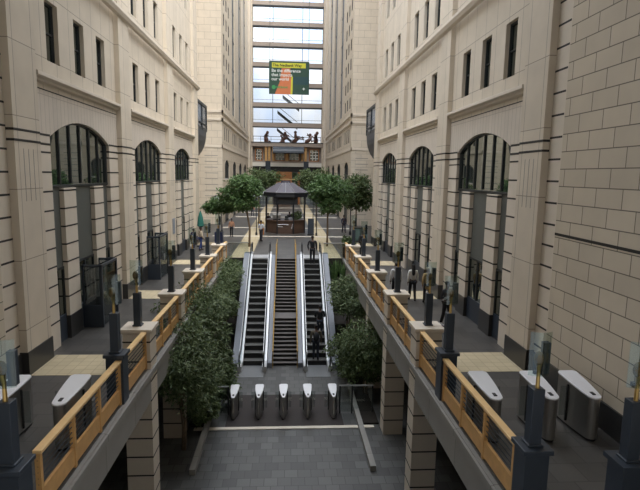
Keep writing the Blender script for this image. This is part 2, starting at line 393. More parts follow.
# ------------------------------------------------------------------ rear towers
YT,YE=56.0,95.0
def tower(s):
    nm=tname(s); w=MB(); H=44.
    ys=[YT]+[YT+8.65*i for i in range(1,5)]+[YE]
    arches=[60.4+8.65*i for i in range(4)]
    bounds=[YT,64.7,73.4,82.0,90.7]
    for i,yc in enumerate(arches):
        a,b=bounds[i],bounds[i+1]
        panel(w,s,7,a,b,0,4.9,[(yc-2.1,yc+2.1,0.0,4.1)],.25,0)
        archpanel(w,s,7,a,b,4.9,8,yc,2.1,6.5,.6,.25,0)
        panel(w,s,7,a,b,8,12.6,[(yc+d-.45,yc+d+.45,9.2,10.7) for d in (-1.9,0,1.9)],.3,0)
        hs=[]
        if i==0:
            z=13.0
            while z<42: hs+=[(yc+d-.5,yc+d+.5,z,z+1.25) for d in (-2.2,.1,2.4)]; z+=2.1
            panel(w,s,7,a,b,12.6,H,hs,.3,0)
            for j,hh in enumerate(hs[:18]): rect_window(s,7.09,*hh,'%s small square window in row %s up the side of the %s rear tower'%(('nearest','middle','farthest')[j%3],ORD[j//3],nm),0)
        else: panel(w,s,7,a,b,12.6,H,[(yc-2.5,yc-.1,12.9,43)],.08,0)
        arch_window(s,7.14,yc,2.08,4.93,6.5,.58,5,'arched window, %s along the side of the %s rear tower'%(ORD[i],nm))
        for k,d in enumerate((-1.9,0,1.9)): rect_window(s,7.09,yc+d-.45,yc+d+.45,9.2,10.7,'small window %s above the %s arched window of the %s rear tower'%(('nearer end','centred','farther end')[k],ORD[i],nm),0)
        DN[0]+=1
        D=MB().box(s*7.18,s*7.22,yc-2.1,yc+2.1,0,4.1).build('door_%d'%DN[0],M['slot']); tag(D,'dark glazed shopfront below the %s arched window of the %s rear tower'%(ORD[i],nm),'door',kind='structure')
        f=MB()
        for y in (yc-2.1,yc-.75,yc+.7,yc+2.04): f.box(s*7.13,s*7.19,y,y+.06,0,4.1)
        f.box(s*7.13,s*7.19,yc-2.1,yc+2.1,2.5,2.6)
        f.build('frame',M['frame'],D)
        if i:
            WN[0]+=1
            v=MB().box(s*7.05,s*7.1,yc-2.5,yc-.1,12.9,43).build('window_%d'%WN[0],M['slot']); tag(v,'full height slot window, %s slot along the side of the %s rear tower'%(ORD[i-1],nm),'window',kind='structure')
            f=MB(); f.box(s*7.01,s*7.06,yc-1.34,yc-1.26,12.9,43)
            for j in range(9): f.box(s*7.01,s*7.06,yc-2.5,yc-.1,15+j*3.5,15.25+j*3.5)
            f.build('frame',M['frame'],v)
    panel(w,s,7,90.7,YE,0,H,[],.3,0)
    # face towards the hall and the court side wall
    w.quad(P3(s,7,YT,0),P3(s,14,YT,0),P3(s,14,YT,H),P3(s,7,YT,H),m=1)
    w.quad(P3(s,9.6,41.2,0),P3(s,9.6,YT,0),P3(s,9.6,YT,H),P3(s,9.6,41.2,H),m=0)
    w.quad(P3(s,7,YT,H),P3(s,14,YT,H),P3(s,14,YE,H),P3(s,7,YE,H),m=0)
    for k in range(11): w.box(s*7.5,s*8.9,YT-.012,YT+.02,1.2+k*.62,1.27+k*.62,2)
    for z,hh in ((11.35,.16),(12.2,.2)):
        w.box(s*6.85,s*7.05,YT-.15,YE,z-hh,z+.05,3); w.box(s*6.85,s*9.6,YT-.15,YT+.05,z-hh,z+.05,3)
        w.box(s*6.93,s*7.05,YT-.07,YE,z-hh-.14,z-hh,3); w.box(s*6.93,s*9.6,YT-.07,YT+.05,z-hh-.14,z-hh,3)
    w.box(s*6.93,s*7.05,YT-.07,YE,8.3,8.6,3); w.box(s*6.93,s*9.6,YT-.07,YT+.05,8.3,8.6,3)
    # broad flat strips between the slots
    for yy in (71.4,80.1,88.7): w.box(s*6.93,s*7.02,yy-2.2,yy+.8,12.6,H,0)
    w.box(s*6.6,s*7.05,92.6,YE,0,H,3)
    W=w.build('wall_%s_rear'%nm,[M['stone'],M['stoneX'],M['fascia'],M['smooth']]); tag(W,'tall pale stone tower on the %s beyond the court'%nm,'wall',kind='structure')
    # windows in the face that looks down the hall
    for zz,nmz in ((16.3,'upper'),(12.9,'lower')):
        WN[0]+=1
        v=MB(); v.box(s*9.55,s*10.35,YT-.06,YT-.01,zz,zz+1.4); v.box(s*9.45,s*10.45,YT-.14,YT-.01,zz-.16,zz,1)
        v=v.build('window_%d'%WN[0],[M['slot'],M['smooth']]); tag(v,'%s square window with a stone sill on the front of the %s rear tower'%(nmz,nm),'window',kind='structure')
    # dark glazed strip with a curved foot: the oriel over the court
    o=thing('oriel_bay','dark blue glazed oriel bay with curved foot hung in the court on the %s'%nm,'oriel',(s*9.5,47.9,0))
    b=MB(); b.box(-s*1.5,0,-4.0,4.0,9.55,9.85); b.box(-s*1.55,0,-4.05,4.05,11.85,12.1)
    for y in (-4.0,-1.4,1.25,3.9): b.box(-s*1.55,-s*1.45,y,y+.1,9.6,11.9)
    b.box(-s*1.56,-s*1.46,-4,4,10.15,10.22)
    b.build('frame',M['frame'],o)
    MB().box(-s*1.47,0,-3.95,3.95,9.85,11.85).build('glazing',M['blueglass'],o)
    pr=[(-s*1.5,9.55)]+[(-s*1.5*math.cos(t*PI/16),9.55-2.6*math.sin(t*PI/16)) for t in range(1,8)]+[(0,6.9),(0,9.55)]
    MB().run(pr,-3.8,3.8).build('curved_foot',M['navy'],o)
    DN[0]+=1
    d=MB().box(s*9.5,s*9.58,43,53.5,0,6.8).build('door_%d'%DN[0],M['slot']); tag(d,'dark glazed court entrance under the oriel on the %s'%nm,'door',kind='structure')
    f=MB()
    for k in range(8): f.box(s*9.44,s*9.52,43+k*1.48,43.08+k*1.48,0,6.8)
    for z in (2.6,5.0,6.7): f.box(s*9.44,s*9.52,43,53.5,z,z+.1)
    f.build('frame',M['frame'],d)
for s in (-1,1): tower(s)

# ------------------------------------------------------------------ end facade
e=MB()
for s in (-1,1): e.box(s*6.35,s*7.0,YE-.35,YE+2.5,0,44,0)
levels=[14.0,17.55,21.08,24.6,28.1,31.6,35.1,38.6,42.1]
for i,z in enumerate(levels):
    e.box(-6.6,6.6,YE-.1,YE+.9,z,z+.82,1); e.box(-6.6,6.6,YE-.16,YE+.2,z-.06,z+.12,2)
e.box(-6.6,6.6,YE-.5,YE+9,10.55,11.2,1); e.box(-6.6,6.6,YE-.55,YE-.45,11.2,11.35,2)
e.box(-6.6,6.6,YE-.3,YE+.6,6.95,7.65,3); e.box(-6.6,6.6,YE-.2,YE+.6,7.65,7.95,1)
e.box(-6.6,6.6,YE-.05,YE+.6,6.0,6.95,4)
e.box(-6.6,6.6,YE+.5,YE+.8,0,10.6,1)
E_=e.build('wall_end',[M['stone'],M['brownslab'],M['frame'],M['whiteband'],M['darkwall']]); tag(E_,'far end facade of stacked glass floors','wall',kind='structure')
names=['lowest','second','third','fourth','fifth','sixth','seventh','eighth']
for i in range(len(levels)-1):
    z0=levels[i]+.82; z1=levels[i+1]-.06; WN[0]+=1
    f=MB()
    for x in (-6.4,-2.75,2.55,6.25): f.box(x,x+.1,YE+.1,YE+.2,z0,z1)
    f.box(-6.4,6.35,YE+.1,YE+.2,z0,z0+.07); f.box(-6.4,6.35,YE+.1,YE+.2,z1-.07,z1)
    f.box(-6.4,6.35,YE+.13,YE+.17,z0+.55,z0+.6)
    o=f.build('window_%d'%WN[0],M['frame']); tag(o,'%s sheet of clear glazing in the end facade'%names[i],'window',kind='structure')
    MB().box(-6.3,6.25,YE+.14,YE+.16,z0+.02,z1-.02).build('pane',M['clear'],o)
# timber storey with gridded windows
def timber_window(x0,x1,z0,z1,nx,nz,label):
    WN[0]+=1
    f=MB(); y=YE
    f.box(x0,x1,y-.1,y+.3,z0,z0+.16); f.box(x0,x1,y-.1,y+.3,z1-.16,z1); f.box(x0,x0+.16,y-.1,y+.3,z0,z1); f.box(x1-.16,x1,y-.1,y+.3,z0,z1)
    o=f.build('window_%d'%WN[0],M['wooddark']); tag(o,label,'window',kind='structure')
    g=MB()
    for k in range(1,nx): xx=x0+(x1-x0)*k/nx; g.box(xx-.05,xx+.05,y-.02,y+.2,z0+.1,z1-.1)
    for k in range(1,nz): zz=z0+(z1-z0)*k/nz; g.box(x0+.1,x1-.1,y-.02,y+.2,zz-.05,zz+.05)
    g.build('glazing_bars',M['whiteband'],o)
    MB().box(x0+.1,x1-.1,y+.08,y+.14,z0+.1,z1-.1).build('pane',M['pane'],o)
timber_window(-5.9,-4.5,7.95,10.2,3,4,'gridded window at the near left end of the timber storey')
timber_window(-2.3,-.35,7.95,10.2,3,3,'left of the two middle windows in the timber storey')
timber_window(.25,2.3,7.95,10.2,3,3,'right of the two middle windows in the timber storey')
timber_window(4.1,5.9,7.95,10.2,3,4,'gridded window at the right end of the timber storey')
t=MB()
for x in (-4.1,-3.5,-2.75,2.6,3.2): t.box(x,x+.42,YE-.25,YE+.4,7.95,10.55)
t.box(-.3,.2,YE-.2,YE+.4,7.95,10.55)
tag(t.build('trim_1',M['wood']),'honey timber posts between windows of the timber storey','trim',kind='structure')
t=MB(); t.box(-2.0,.9,YE-.1,YE+.4,0,6.0); t.box(2.0,2.4,YE-.1,YE+.4,0,6.0)
for k in range(5): t.box(-1.95+k*.6,-1.9+k*.6,YE-.13,YE,0,6)
DN[0]+=1; D=t.build('door_%d'%DN[0],M['wooddark']); tag(D,'orange timber panelled entrance at the foot of the end facade','door',kind='structure')
MB().box(.95,1.95,YE+.1,YE+.2,0,5.9).build('pane',M['pane'],D)
MB().box(-2,2.4,YE-.2,YE+.1,4.55,4.7).build('transom',M['woodlite'],D)
for s in (-1,1):
    DN[0]+=1
    D=MB().box(s*2.6,s*6.2,YE+.1,YE+.2,0,5.8).build('door_%d'%DN[0],M['pane']); tag(D,'dark shop glazing %s of the orange timber entrance'%tname(s),'door',kind='structure')
    f=MB()
    for k in range(5): f.box(s*(2.6+k*.88),s*(2.68+k*.88),YE,YE+.12,0,5.8)
    f.box(s*2.6,s*6.2,YE,YE+.12,2.9,3.1); f.build('frame',M['frame'],D)
    o=MB(); o.box(s*3.5-.45,s*3.5+.45,YE-.9,YE-.5,5.9,7.9); o.box(s*3.5-.3,s*3.5+.3,YE-.5,YE-.3,6.2,7.6)
    tag(o.build('wall_lantern',M['navy']),'dark box lantern on the pale band %s of the timber storey'%tname(s),'lantern')
# dark curved awning below the terrace
pr=[(YE-.5,10.6)]+[(YE-.5-1.8*math.sin(t*PI/12),10.6-1.2*(1-math.cos(t*PI/12))) for t in range(1,7)]+[(YE-.5,9.3)]
a=MB().slab(-2.6,3.0,pr); tag(a.build('awning',M['navy']),'dark blue curved awning over the middle timber windows','awning')
# flights of stairs seen through the glass
for k,(x0,z0,x1,z1) in enumerate([(-.95,20.2,2.2,17.8),(-1.9,17.3,1.9,14.4),(-2.0,14.1,2.0,10.9)]):
    o=thing('stair_flight','dark sloping stair flight crossing the %s of the glazed floors'%('upper','middle','lowest')[k],'stairs',(0,YE+4,0),group=None)
    dx,dz=x1-x0,z1-z0
    b=MB(); b.slab(0,0,[(0,0)]*3) if False else None
    n=len(b.v)
    for yy in (-.7,.7):
        b.v+=[(x0,yy,z0-.35),(x1,yy,z1-.35),(x1,yy,z1+.15),(x0,yy,z0+.15)]
    b.f+=[(0,1,2,3),(7,6,5,4),(0,4,5,1),(1,5,6,2),(2,6,7,3),(3,7,4,0)]; b.m+=[0]*6
    b.build('flight',M['rubber'],o)
    MB().tube([(x0,-.65,z0+.95),(x1,-.65,z1+.95)],.05,6).build('handrail',M['rubber'],o)
# terrace sculptures
def sculpture(x,y,z,seed,label):
    r=random.Random(seed)
    o=thing('bronze_sculpture',label,'sculpture',(x,y,z),rz=r.uniform(0,6))
    b=MB(); p=Vector((0,0,0)); pts=[]; q=Vector((0,0,.1))
    for k in range(6):
        pts.append(tuple(q)); q=q+Vector((r.uniform(-.45,.45),r.uniform(-.3,.3),r.uniform(.2,.42)))
    b.tube(pts,[.3,.34,.3,.26,.2,.1],7); e=Vector(pts[-1]); b.ball(e,.22,.22,.26,8,5)
    for k in range(5):
        c=Vector(pts[r.randint(1,4)]); d=Vector((r.uniform(-1,1),r.uniform(-.5,.5),r.uniform(-.5,.7)))
        b.tube([c,c+d*.5+Vector((0,0,.1)),c+d*.9],[.16,.12,.05],6)
        a=c+d*.95; u=Vector((r.uniform(-1,1),r.uniform(-1,1),r.uniform(-.4,.4))).normalized()*.4; w_=Vector((0,.1,.22))
        b.quad(a-u*.2,a+w_,a+u,a-w_*.6)
    b.v=[(p[0]*1.35,p[1]*1.35,p[2]*1.2) for p in b.v]
    b.build('figure',M['bronze'],o,smooth=True)
    MB().lathe([(.5,0),(.5,.12),(.3,.16)],n=10).build('base',M['bronze'],o)
for k,(x,lab) in enumerate([(-3.9,'red brown bronze figure at the left of the terrace below the glass floors'),(-1.0,'red brown bronze figure just left of the middle of the terrace'),(1.0,'red brown bronze figure just right of the middle of the terrace'),(3.6,'red brown bronze figure towards the right of the terrace'),(5.3,'red brown bronze figure at the right end of the terrace')]): sculpture(x,YE+1.2+.5*(k%2),11.2,k,lab)
r=MB()
for x in (-6.2,-4.9,-3,-1,1,3,5,6.1): r.box(x,x+.06,YE-.42,YE-.36,11.35,12.35)
r.tube([(-6.3,YE-.39,12.35),(6.2,YE-.39,12.35)],.05,6); r.tube([(-6.3,YE-.39,11.85),(6.2,YE-.39,11.85)],.025,6)
tag(r.build('terrace_railing',M['frame']),'thin dark railing along the front of the terrace','railing')
# low roofs seen beyond the glass
for k,(x0,x1,h,lab) in enumerate([(-9,-3,12.2,'pale low building beyond the terrace on the left'),(3,9,12.6,'pale low building beyond the terrace on the right')]):
    b=MB(); b.box(x0,x1,YE+24,YE+34,0,h); b.run([(x0-.3,h),(x1+.3,h),((x0+x1)/2,h+.8)],YE+24,YE+34)
    tag(b.build('building',M['whiteband']),lab,'building')

# ------------------------------------------------------------------ floors
XD=3.95
fl=MB()
for s in (-1,1): fl.box(s*XD,s*13.9,0,33.6,-.55,0)
fl.box(-13.9,13.9,33.6,106,-.55,0)
tag(fl.build('floor',M['slate']),'dark slate paved upper walkways and concourse','floor',kind='structure')
lf=MB(); lf.box(-9,9,4,36,-4.8,-4.5)
tag(lf.build('floor_lower',M['slatelow']),'dark paved lower floor at the foot of the escalators','floor',kind='structure')
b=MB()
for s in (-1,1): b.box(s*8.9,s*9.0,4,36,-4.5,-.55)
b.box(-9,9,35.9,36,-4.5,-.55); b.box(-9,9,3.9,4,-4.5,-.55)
tag(b.build('wall_basement',M['darkwall']),'lower level walls under the walkways with shade put into their colour','wall',kind='structure')
TN=[1]
def trim(mb,mat,label,cat='trim'):
    TN[0]+=1; return tag(mb.build('trim_%d'%TN[0],mat),label,cat,kind='structure')
for s in (-1,1):
    b=MB(); b.box(s*3.86,s*4.25,2,33.6,-.95,-.02); b.box(s*3.80,s*3.90,2,33.6,-.2,-.04)
    trim(b,M['fascia'],'grey edge beam of the %s walkway'%tname(s))
    for i in range(4):
        p=P0+BAY*i+.1
        trim(MB().box(s*4.7,s*6.98,p-.8,p+.8,0,.006),M['cream'],'sand coloured paving band across the %s walkway at the %s flat pier'%(tname(s),ORD[i]))
    trim(MB().box(s*2.35,s*3.75,33.7,94,0,.006),M['cream'],'sand coloured strip of paving under the %s row of concourse trees'%tname(s))
for k,(y,wd) in enumerate([(45.4,.5),(52.6,.6),(66,.9),(73.5,1.0),(84,1.2)]):
    trim(MB().box(-6.6,6.6,y-wd/2,y+wd/2,.006,.014),M['pale'],'pale paving line across the concourse, %s beyond the escalators'%ORD[k])
trim(MB().box(-3.6,3.6,19.0,19.2,-4.5,-4.47),M['pale'],'pale strip on the lower floor in front of the gates')
trim(MB().box(-2.4,2.4,19.25,22.2,-4.5,-4.492),M['doormat'],'dark entrance carpet through the lower gates')
trim(MB().box(2.95,3.15,16,23,-4.5,-4.3),M['fascia'],'low kerb right of the lower gates') 
trim(MB().box(-3.2,-3.0,16,22.5,-4.5,-4.3),M['fascia'],'low kerb left of the lower gates')

# ------------------------------------------------------------------ lamp posts with glass deflectors (parts shared by every copy)
def make_post_lamp():
    t=thing('post_lamp','x','lamp')
    b=MB(); b.box(-.1,.1,-.1,.1,.02,.98); b.box(-.13,.13,-.13,.13,0,.04)
    b.build('post',M['navy'],t,bevel=.01)
    g=MB(); g.tube([(0,-.02,.96),(0,-.02,1.25),(-.01,-.03,1.4)],[.035,.03,.05],8)
    g.build('stem',M['brass'],t)
    r=MB(); 
    for i in range(7):
        a0=-1.1+i*.31; a1=a0+.31
    r.ball((-.02,-.03,1.48),.085,.06,.13,10,6); r.build('reflector',M['yellowfit'],t,smooth=True)
    p=MB(); n=6
    for i in range(n):
        a0=-.7+1.4*i/n; a1=-.7+1.4*(i+1)/n
        q=[(.28*math.sin(a),.2-.28*math.cos(a)) for a in (a0,a1)]
        p.quad((q[0][0],q[0][1],1.2),(q[1][0],q[1][1],1.2),(q[1][0],q[1][1],1.93),(q[0][0],q[0][1],1.93))
        p.quad((q[0][0],q[0][1]-.012,1.2),(q[1][0],q[1][1]-.012,1.2),(q[1][0],q[1][1]-.012,1.93),(q[0][0],q[0][1]-.012,1.93))
    p.build('glass_panel',M['glass'],t,smooth=True)
    h=MB(); h.box(.06,.17,-.03,.08,1.22,1.74); h.box(-.06,.12,.0,.06,1.2,1.26); h.build('lamp_housing',M['navy'],t)
    return t
LAMP=[None]
def post_lamp(loc,label,rz=0):
    if LAMP[0] is None:
        t=make_post_lamp(); LAMP[0]=t; t.location=loc; t.rotation_euler=(0,0,rz); t['label']=label; t['group']='lamp posts along the railings'; return t
    return dup(LAMP[0],loc,rz,label,'lamp posts along the railings')

# ------------------------------------------------------------------ piers, dark posts, railings
PY=[14.5,18.8,23.15,27.5,31.8]
PIER=None
def make_pier():
    t=thing('railing_pier','x','pier')
    b=MB(); b.box(-.38,.38,-.34,.34,-4.5,1.02,0)
    z=-3.9
    while z<1: b.box(-.386,.386,-.346,.346,z-.022,z+.022,1); z+=.585
    b.build('shaft',[M['smooth'],M['inlay']],t)
    c=MB(); c.box(-.45,.45,-.42,.42,1.06,1.17); c.box(-.40,.40,-.37,.37,1.02,1.06); c.build('cap',M['smooth'],t,bevel=.015)
    return t
for s in (-1,1):
    nm=tname(s)
    for i,y in enumerate(PY):
        lab='square pale stone pier with flat cap, %s along the %s railing'%(ORD[i],nm)
        if PIER is None:
            PIER=make_pier(); PIER.location=(s*4.24,y,0); PIER['label']=lab; PIER['group']='stone piers of the railings'
        else: dup(PIER,(s*4.24,y,0),0,lab,'stone piers of the railings')
        post_lamp((s*4.28,y+.02,1.17),'dark post lamp with glass panel on the %s stone pier of the %s railing'%(ORD[i],nm),0)
    for j,y in enumerate((12.1,7.33 if s<0 else 7.6)):
        t=thing('railing_post','dark navy box post %s the %s railing'%(('at the gates beside','nearest the viewer on')[j],nm),'post',(s*4.1,y,0))
        MB().box(-.2,.2,-.2,.2,-.9,1.16).build('shaft',M['navy'],t); MB().box(-.25,.25,-.25,.25,1.16,1.24).build('cap',M['navy'],t,bevel=.01)
        post_lamp((s*4.12 if j==0 else s*4.1,y,1.24),'post lamp with glass panel on the navy post %s the %s railing'%(('at the gates beside','nearest the viewer on')[j],nm),0)
    ends=[(7.9,11.9)]+[(12.3,14.16)]+[(PY[i]+.34,PY[i+1]-.34) for i in range(4)]+[(PY[4]+.34,33.6)]
    desc=['nearest the viewer','between navy post and first stone pier','between the first and second stone piers','between the second and third stone piers','between the third and fourth stone piers','between the fourth and fifth stone piers','beyond the fifth stone pier']
    for (a,b_),ds in zip(ends,desc):
        L=b_-a
        t=thing('railing','timber railing on the %s walkway %s'%(nm,ds),'railing',(s*4.0,a,0),group='timber railings of the walkways')
        MB().box(-.075,.075,0,L,1.04,1.10).build('handrail',M['woodlite'],t,bevel=.01)
        MB().box(-.03,.03,0,L,.06,.40).build('kick_board',M['wood'],t)
        n=max(1,round(L/1.3))
        for k in range(n+1):
            y=.04+(L-.08)*k/n; MB().box(-.045,.045,y-.04,y+.04,.0,1.04).build('post',M['wood'],t)
        for k in range(5):
            z=.50+k*.105; MB().tube([(0,0,z),(0,L,z)],.011,5).build('bar',M['navy'],t)
# second row post at the lower right corner of the view
t=thing('railing_post','dark navy box post by the right wall in front of the gates','post',(5.42,7.1,0))
MB().box(-.2,.2,-.2,.2,0,1.16).build('shaft',M['navy'],t); MB().box(-.25,.25,-.25,.25,1.16,1.24).build('cap',M['navy'],t)
post_lamp((5.42,7.1,1.24),'post lamp with glass panel in front of the gates by the right wall')

# ------------------------------------------------------------------ speed gates
def make_gate(L=1.08,wt=.075,wb=.185):
    t=thing('speed_gate','x','gate')
    def outline(inset):
        pts=[]; r=wt-inset; w=wb-inset
        for k in range(9):
            a=PI+PI*k/8; pts.append((r*math.cos(a),wt+r*math.sin(a)))
        for f,g in ((.35,.62),(.62,.9),(.85,1)):
            pts.append((wt+(wb-wt)*g-inset,wt+(L-wt)*f-inset))
        pts+=[(w,L-.06-inset),(w-.06,L-inset),(-w+.06,L-inset),(-w,L-.06-inset)]
        for f,g in ((.85,1),(.62,.9),(.35,.62)): pts.append((-(wt+(wb-wt)*g)+inset,wt+(L-wt)*f-inset))
        return pts
    zt=lambda x,y:.96+.12*y/L
    MB().prism(outline(.015),.06,lambda x,y:zt(x,y)-.001).build('body',M['steel'],t)
    MB().prism(outline(.0),zt,lambda x,y:zt(x,y)+.045).build('lid',M['lid'],t,bevel=.012)
    MB().prism(outline(.04),0,.06).build('base',M['rubber'],t)
    z=zt(0,.2)+.046
    MB().box(-.035,.035,.13,.26,z-.02,z+.012).build('card_reader',M['rubber'],t)
    for s in (-1,1): MB().box(s*(wb-.03),s*(wb+.003),L*.6,L*.6+.04,.12,.98).build('wing_slot',M['rubber'],t)
    for s in (-1,1):
        MB().box(s*(wb-.01),s*(wb+.15),L*.6+.01,L*.6+.025,.25,.95).build('glass_wing',M['wing'],t)
    return t
G=None
lowg=[(-2.13,'far left of the five lower gates, beside the planted bed'),(-1.09,'second from left of the five lower gates, before the left escalator'),(-.07,'middle of the five lower gates, before the stairs'),(.95,'second from right of the five lower gates, before the right escalator'),(2.02,'far right of the five lower gates, by the glass screen')]
for x,l in lowg:
    if G is None: G=make_gate(); G.location=(x,19.75,-4.5); G['label']='slim steel speed gate, '+l; G['group']='speed gates on the lower floor'
    else: dup(G,(x,19.75,-4.5),0,'slim steel speed gate, '+l,'speed gates on the lower floor')
G2=None
for x,l in [(-4.5,'beside the left railing on the upper walkway'),(-5.78,'in the middle of the left upper walkway'),(-6.6,'against the left wall on the upper walkway'),(4.45,'beside the right railing on the upper walkway'),(5.68,'in the middle of the right upper walkway'),(6.62,'against the right wall on the upper walkway')]:
    if G2 is None: G2=make_gate(1.27,.15,.225); G2.location=(x,9.75,0); G2['label']='steel speed gate with pale lid '+l; G2['group']='speed gates on the upper walkways'
    else: dup(G2,(x,9.75,0),0,'steel speed gate with pale lid '+l,'speed gates on the upper walkways')
# glass screens beside the lower gates
for s,x0,x1 in ((1,2.3,3.75),(-1,-3.75,-2.35)):
    t=thing('glass_screen','low clear glass screen %s of the lower gates'%tname(s),'screen',((x0+x1)/2,20.3,-4.5))
    h=(x1-x0)/2
    MB().box(-h,h,-.008,.008,.08,1.22).build('glass_panel',M['wing'],t)
    MB().box(-h,h,-.02,.02,1.22,1.27).build('top_rail',M['silver'],t)
    for x in (-h,-h+.72*2*h/2,h-.05): MB().box(x,x+.05,-.03,.03,0,1.24).build('post',M['frame'],t)
for s in (-1,1):
    t=thing('glass_screen','glass screen at the concourse edge beside the %s escalator'%tname(s),'screen',(s*3.2,33.65,0))
    MB().box(-.68,.68,-.008,.008,.05,1.0).build('glass_panel',M['wing'],t); MB().box(-.7,.7,-.02,.02,1.0,1.05).build('top_rail',M['silver'],t)

# ------------------------------------------------------------------ escalators and stairs
YT0,YB0=33.6,25.8
NS=17; RISE=4.5/NS; RUN=(YT0-YB0)/NS
def slope_z(y): return max(-4.5,min(0,-4.5+(y-YB0)*4.5/(YT0-YB0)))
def esc_z(y):
    k=math.floor((y-YB0)/RUN); return -4.5+RISE*(k+1)
def escalator(x,label):
    t=thing('escalator',label,'escalator',(x,0,0))
    for k in range(NS):
        y=YB0+RUN*k; z=-4.5+RISE*(k+1)
        b=MB(); b.box(-.5,.5,y,y+.03,z-RISE-.06,z-.012,1); b.box(-.5,.5,y,y+RUN+.02,z-.05,z,0)
        b.build('step',[M['tread'],M['riser']],t)
    MB().box(-.62,.62,YT0,YT0+1.3,-.03,.012).build('landing_plate',M['silver'],t)
    MB().box(-.62,.62,YB0-1.6,YB0+.02,-4.53,-4.485).build('landing_plate',M['landing'],t)
    sl=4.5/(YT0-YB0)
    def prof(lo,hi,y0=YB0-.9,y1=YT0+.9):
        top=[(y0,-4.5+hi),(YB0-.1,-4.5+hi),(YT0-.1,hi),(y1,hi)]
        bot=[(y0,-4.5+lo),(YB0+.1,-4.5+lo),(YT0+.1,lo),(y1,lo)]
        return top+bot[::-1]
    for s in (-1,1):
        b=MB(); b.slab(s*.52,s*.74,prof(-.35,.30)); bl=b.build('balustrade',M['silver'],t)
        MB().slab(s*.60,s*.625,prof(.30,.88)).build('glass_panel',M['screen'],bl)
        hr=MB(); pts=[(s*.613,YB0-.9,-4.5+.32),(s*.613,YB0-1.12,-4.5+.5),(s*.613,YB0-1.12,-4.5+.75),(s*.613,YB0-.95,-4.5+.92),(s*.613,YB0-.1,-4.5+.92),(s*.613,YT0-.1,.92),(s*.613,YT0+.95,.92),(s*.613,YT0+1.12,.75),(s*.613,YT0+1.12,.5),(s*.613,YT0+.9,.32)]
        hr.tube(pts,.04,8); hr.build('handrail',M['rubber'],bl)
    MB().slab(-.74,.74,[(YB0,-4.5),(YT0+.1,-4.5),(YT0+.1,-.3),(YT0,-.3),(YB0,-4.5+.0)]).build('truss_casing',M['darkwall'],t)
    return t
escalator(-1.72,'left escalator, empty, with pale balustrades')
escalator(1.68,'right escalator carrying three people')
st=thing('staircase','grey stone staircase with golden handrails between the two escalators','stairs',(-.02,0,0))
n1,n2,ld=12,17,1.0; run=(YT0-YB0-ld)/(n1+n2); rise=4.5/(n1+n2)
y=YB0; z=-4.5
land=None
for k in range(n1+n2):
    z+=rise; L=run
    if k==n1-1: L=run+ld
    b=MB(); b.box(-.69,.69,y,y+L+.02,z-.5,z-.03,0); b.box(-.69,.69,y-.03,y+L+.01,z-.03,z,1); b.build('step',[M['riser'],M['stairstone']],st)
    if k==n1-1: land=(y,y+L,z)
    y+=L
def stair_z(yy):
    if yy<YB0: return -4.5
    if yy<land[0]: return -4.5+(yy-YB0)/run*rise+rise*.5
    if yy<land[1]: return land[2]
    return min(0,land[2]+(yy-land[1])/run*rise)
for s in (-1,1):
    h=MB(); pts=[(s*.64,yy,stair_z(yy)+.92) for yy in (YB0-.4,YB0,land[0],land[1],YT0,YT0+2.6)]
    h.tube(pts,.035,8); h.tube([(p[0],p[1],p[2]-.4) for p in pts],.022,6)
    for yy in [YB0-.35,YB0+1.5,land[0],land[1],land[1]+1.6,YT0,YT0+1.3,YT0+2.55]: h.tube([(s*.64,yy,stair_z(yy)-.02),(s*.64,yy,stair_z(yy)+.92)],.022,6)
    h.build('handrail',M['brass'],st)
for s in (-1,1):
    b=MB(); b.slab(s*.70,s*.93,[(YB0-.3,-4.5),(YB0-.3,-4.25),(YB0,-4.25),(YT0,.2),(YT0+.3,.2),(YT0+.3,-1)])
    b.build('side_wall',M['cladding'],st)
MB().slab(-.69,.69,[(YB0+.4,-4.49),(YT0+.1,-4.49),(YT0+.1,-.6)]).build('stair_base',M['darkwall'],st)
for s in (-1,1):
    b=MB(); b.slab(s*2.47,s*2.80,[(YB0-.6,-4.5),(YB0-.6,-4.15),(YB0,-4.15),(YT0,.32),(YT0+.5,.32),(YT0+.5,-4.5)])
    trim(b,M['cladding'],'blue grey granite slope outside the %s escalator'%tname(s))

# ------------------------------------------------------------------ foliage
def foliage(mb,blobs,n,ln,wd,rnd,droop=.3):
    tot=sum(b[3]**2 for b in blobs)
    for bx,by,bz,br,sq in blobs:
        k=int(n*br*br/tot)
        # small twigs clusters inside each blob
        cl=[]
        for _ in range(max(5,k//14)):
            while True:
                p=Vector((rnd.uniform(-1,1),rnd.uniform(-1,1),rnd.uniform(-1,1)))
                if .35<p.length<1: break
            cl.append(p)
        for _ in range(k):
            c=rnd.choice(cl); q=Vector((rnd.gauss(0,.13),rnd.gauss(0,.13),rnd.gauss(0,.11)))
            p=Vector((bx+(c.x+q.x)*br,by+(c.y+q.y)*br,bz+(c.z+q.z)*br*sq))
            d=Vector((c.x+rnd.gauss(0,.8),c.y+rnd.gauss(0,.8),rnd.gauss(0,.6)-droop)).normalized()
            u=d.cross(Vector((rnd.gauss(0,.6),rnd.gauss(0,.6),1))).normalized()
            L=ln*rnd.uniform(.6,1.25); W=wd*rnd.uniform(.7,1.2)
            nrm=d.cross(u)*W*.35
            mb.quad(p,p+d*L*.45+u*W-nrm,p+d*L,p+d*L*.45-u*W-nrm)
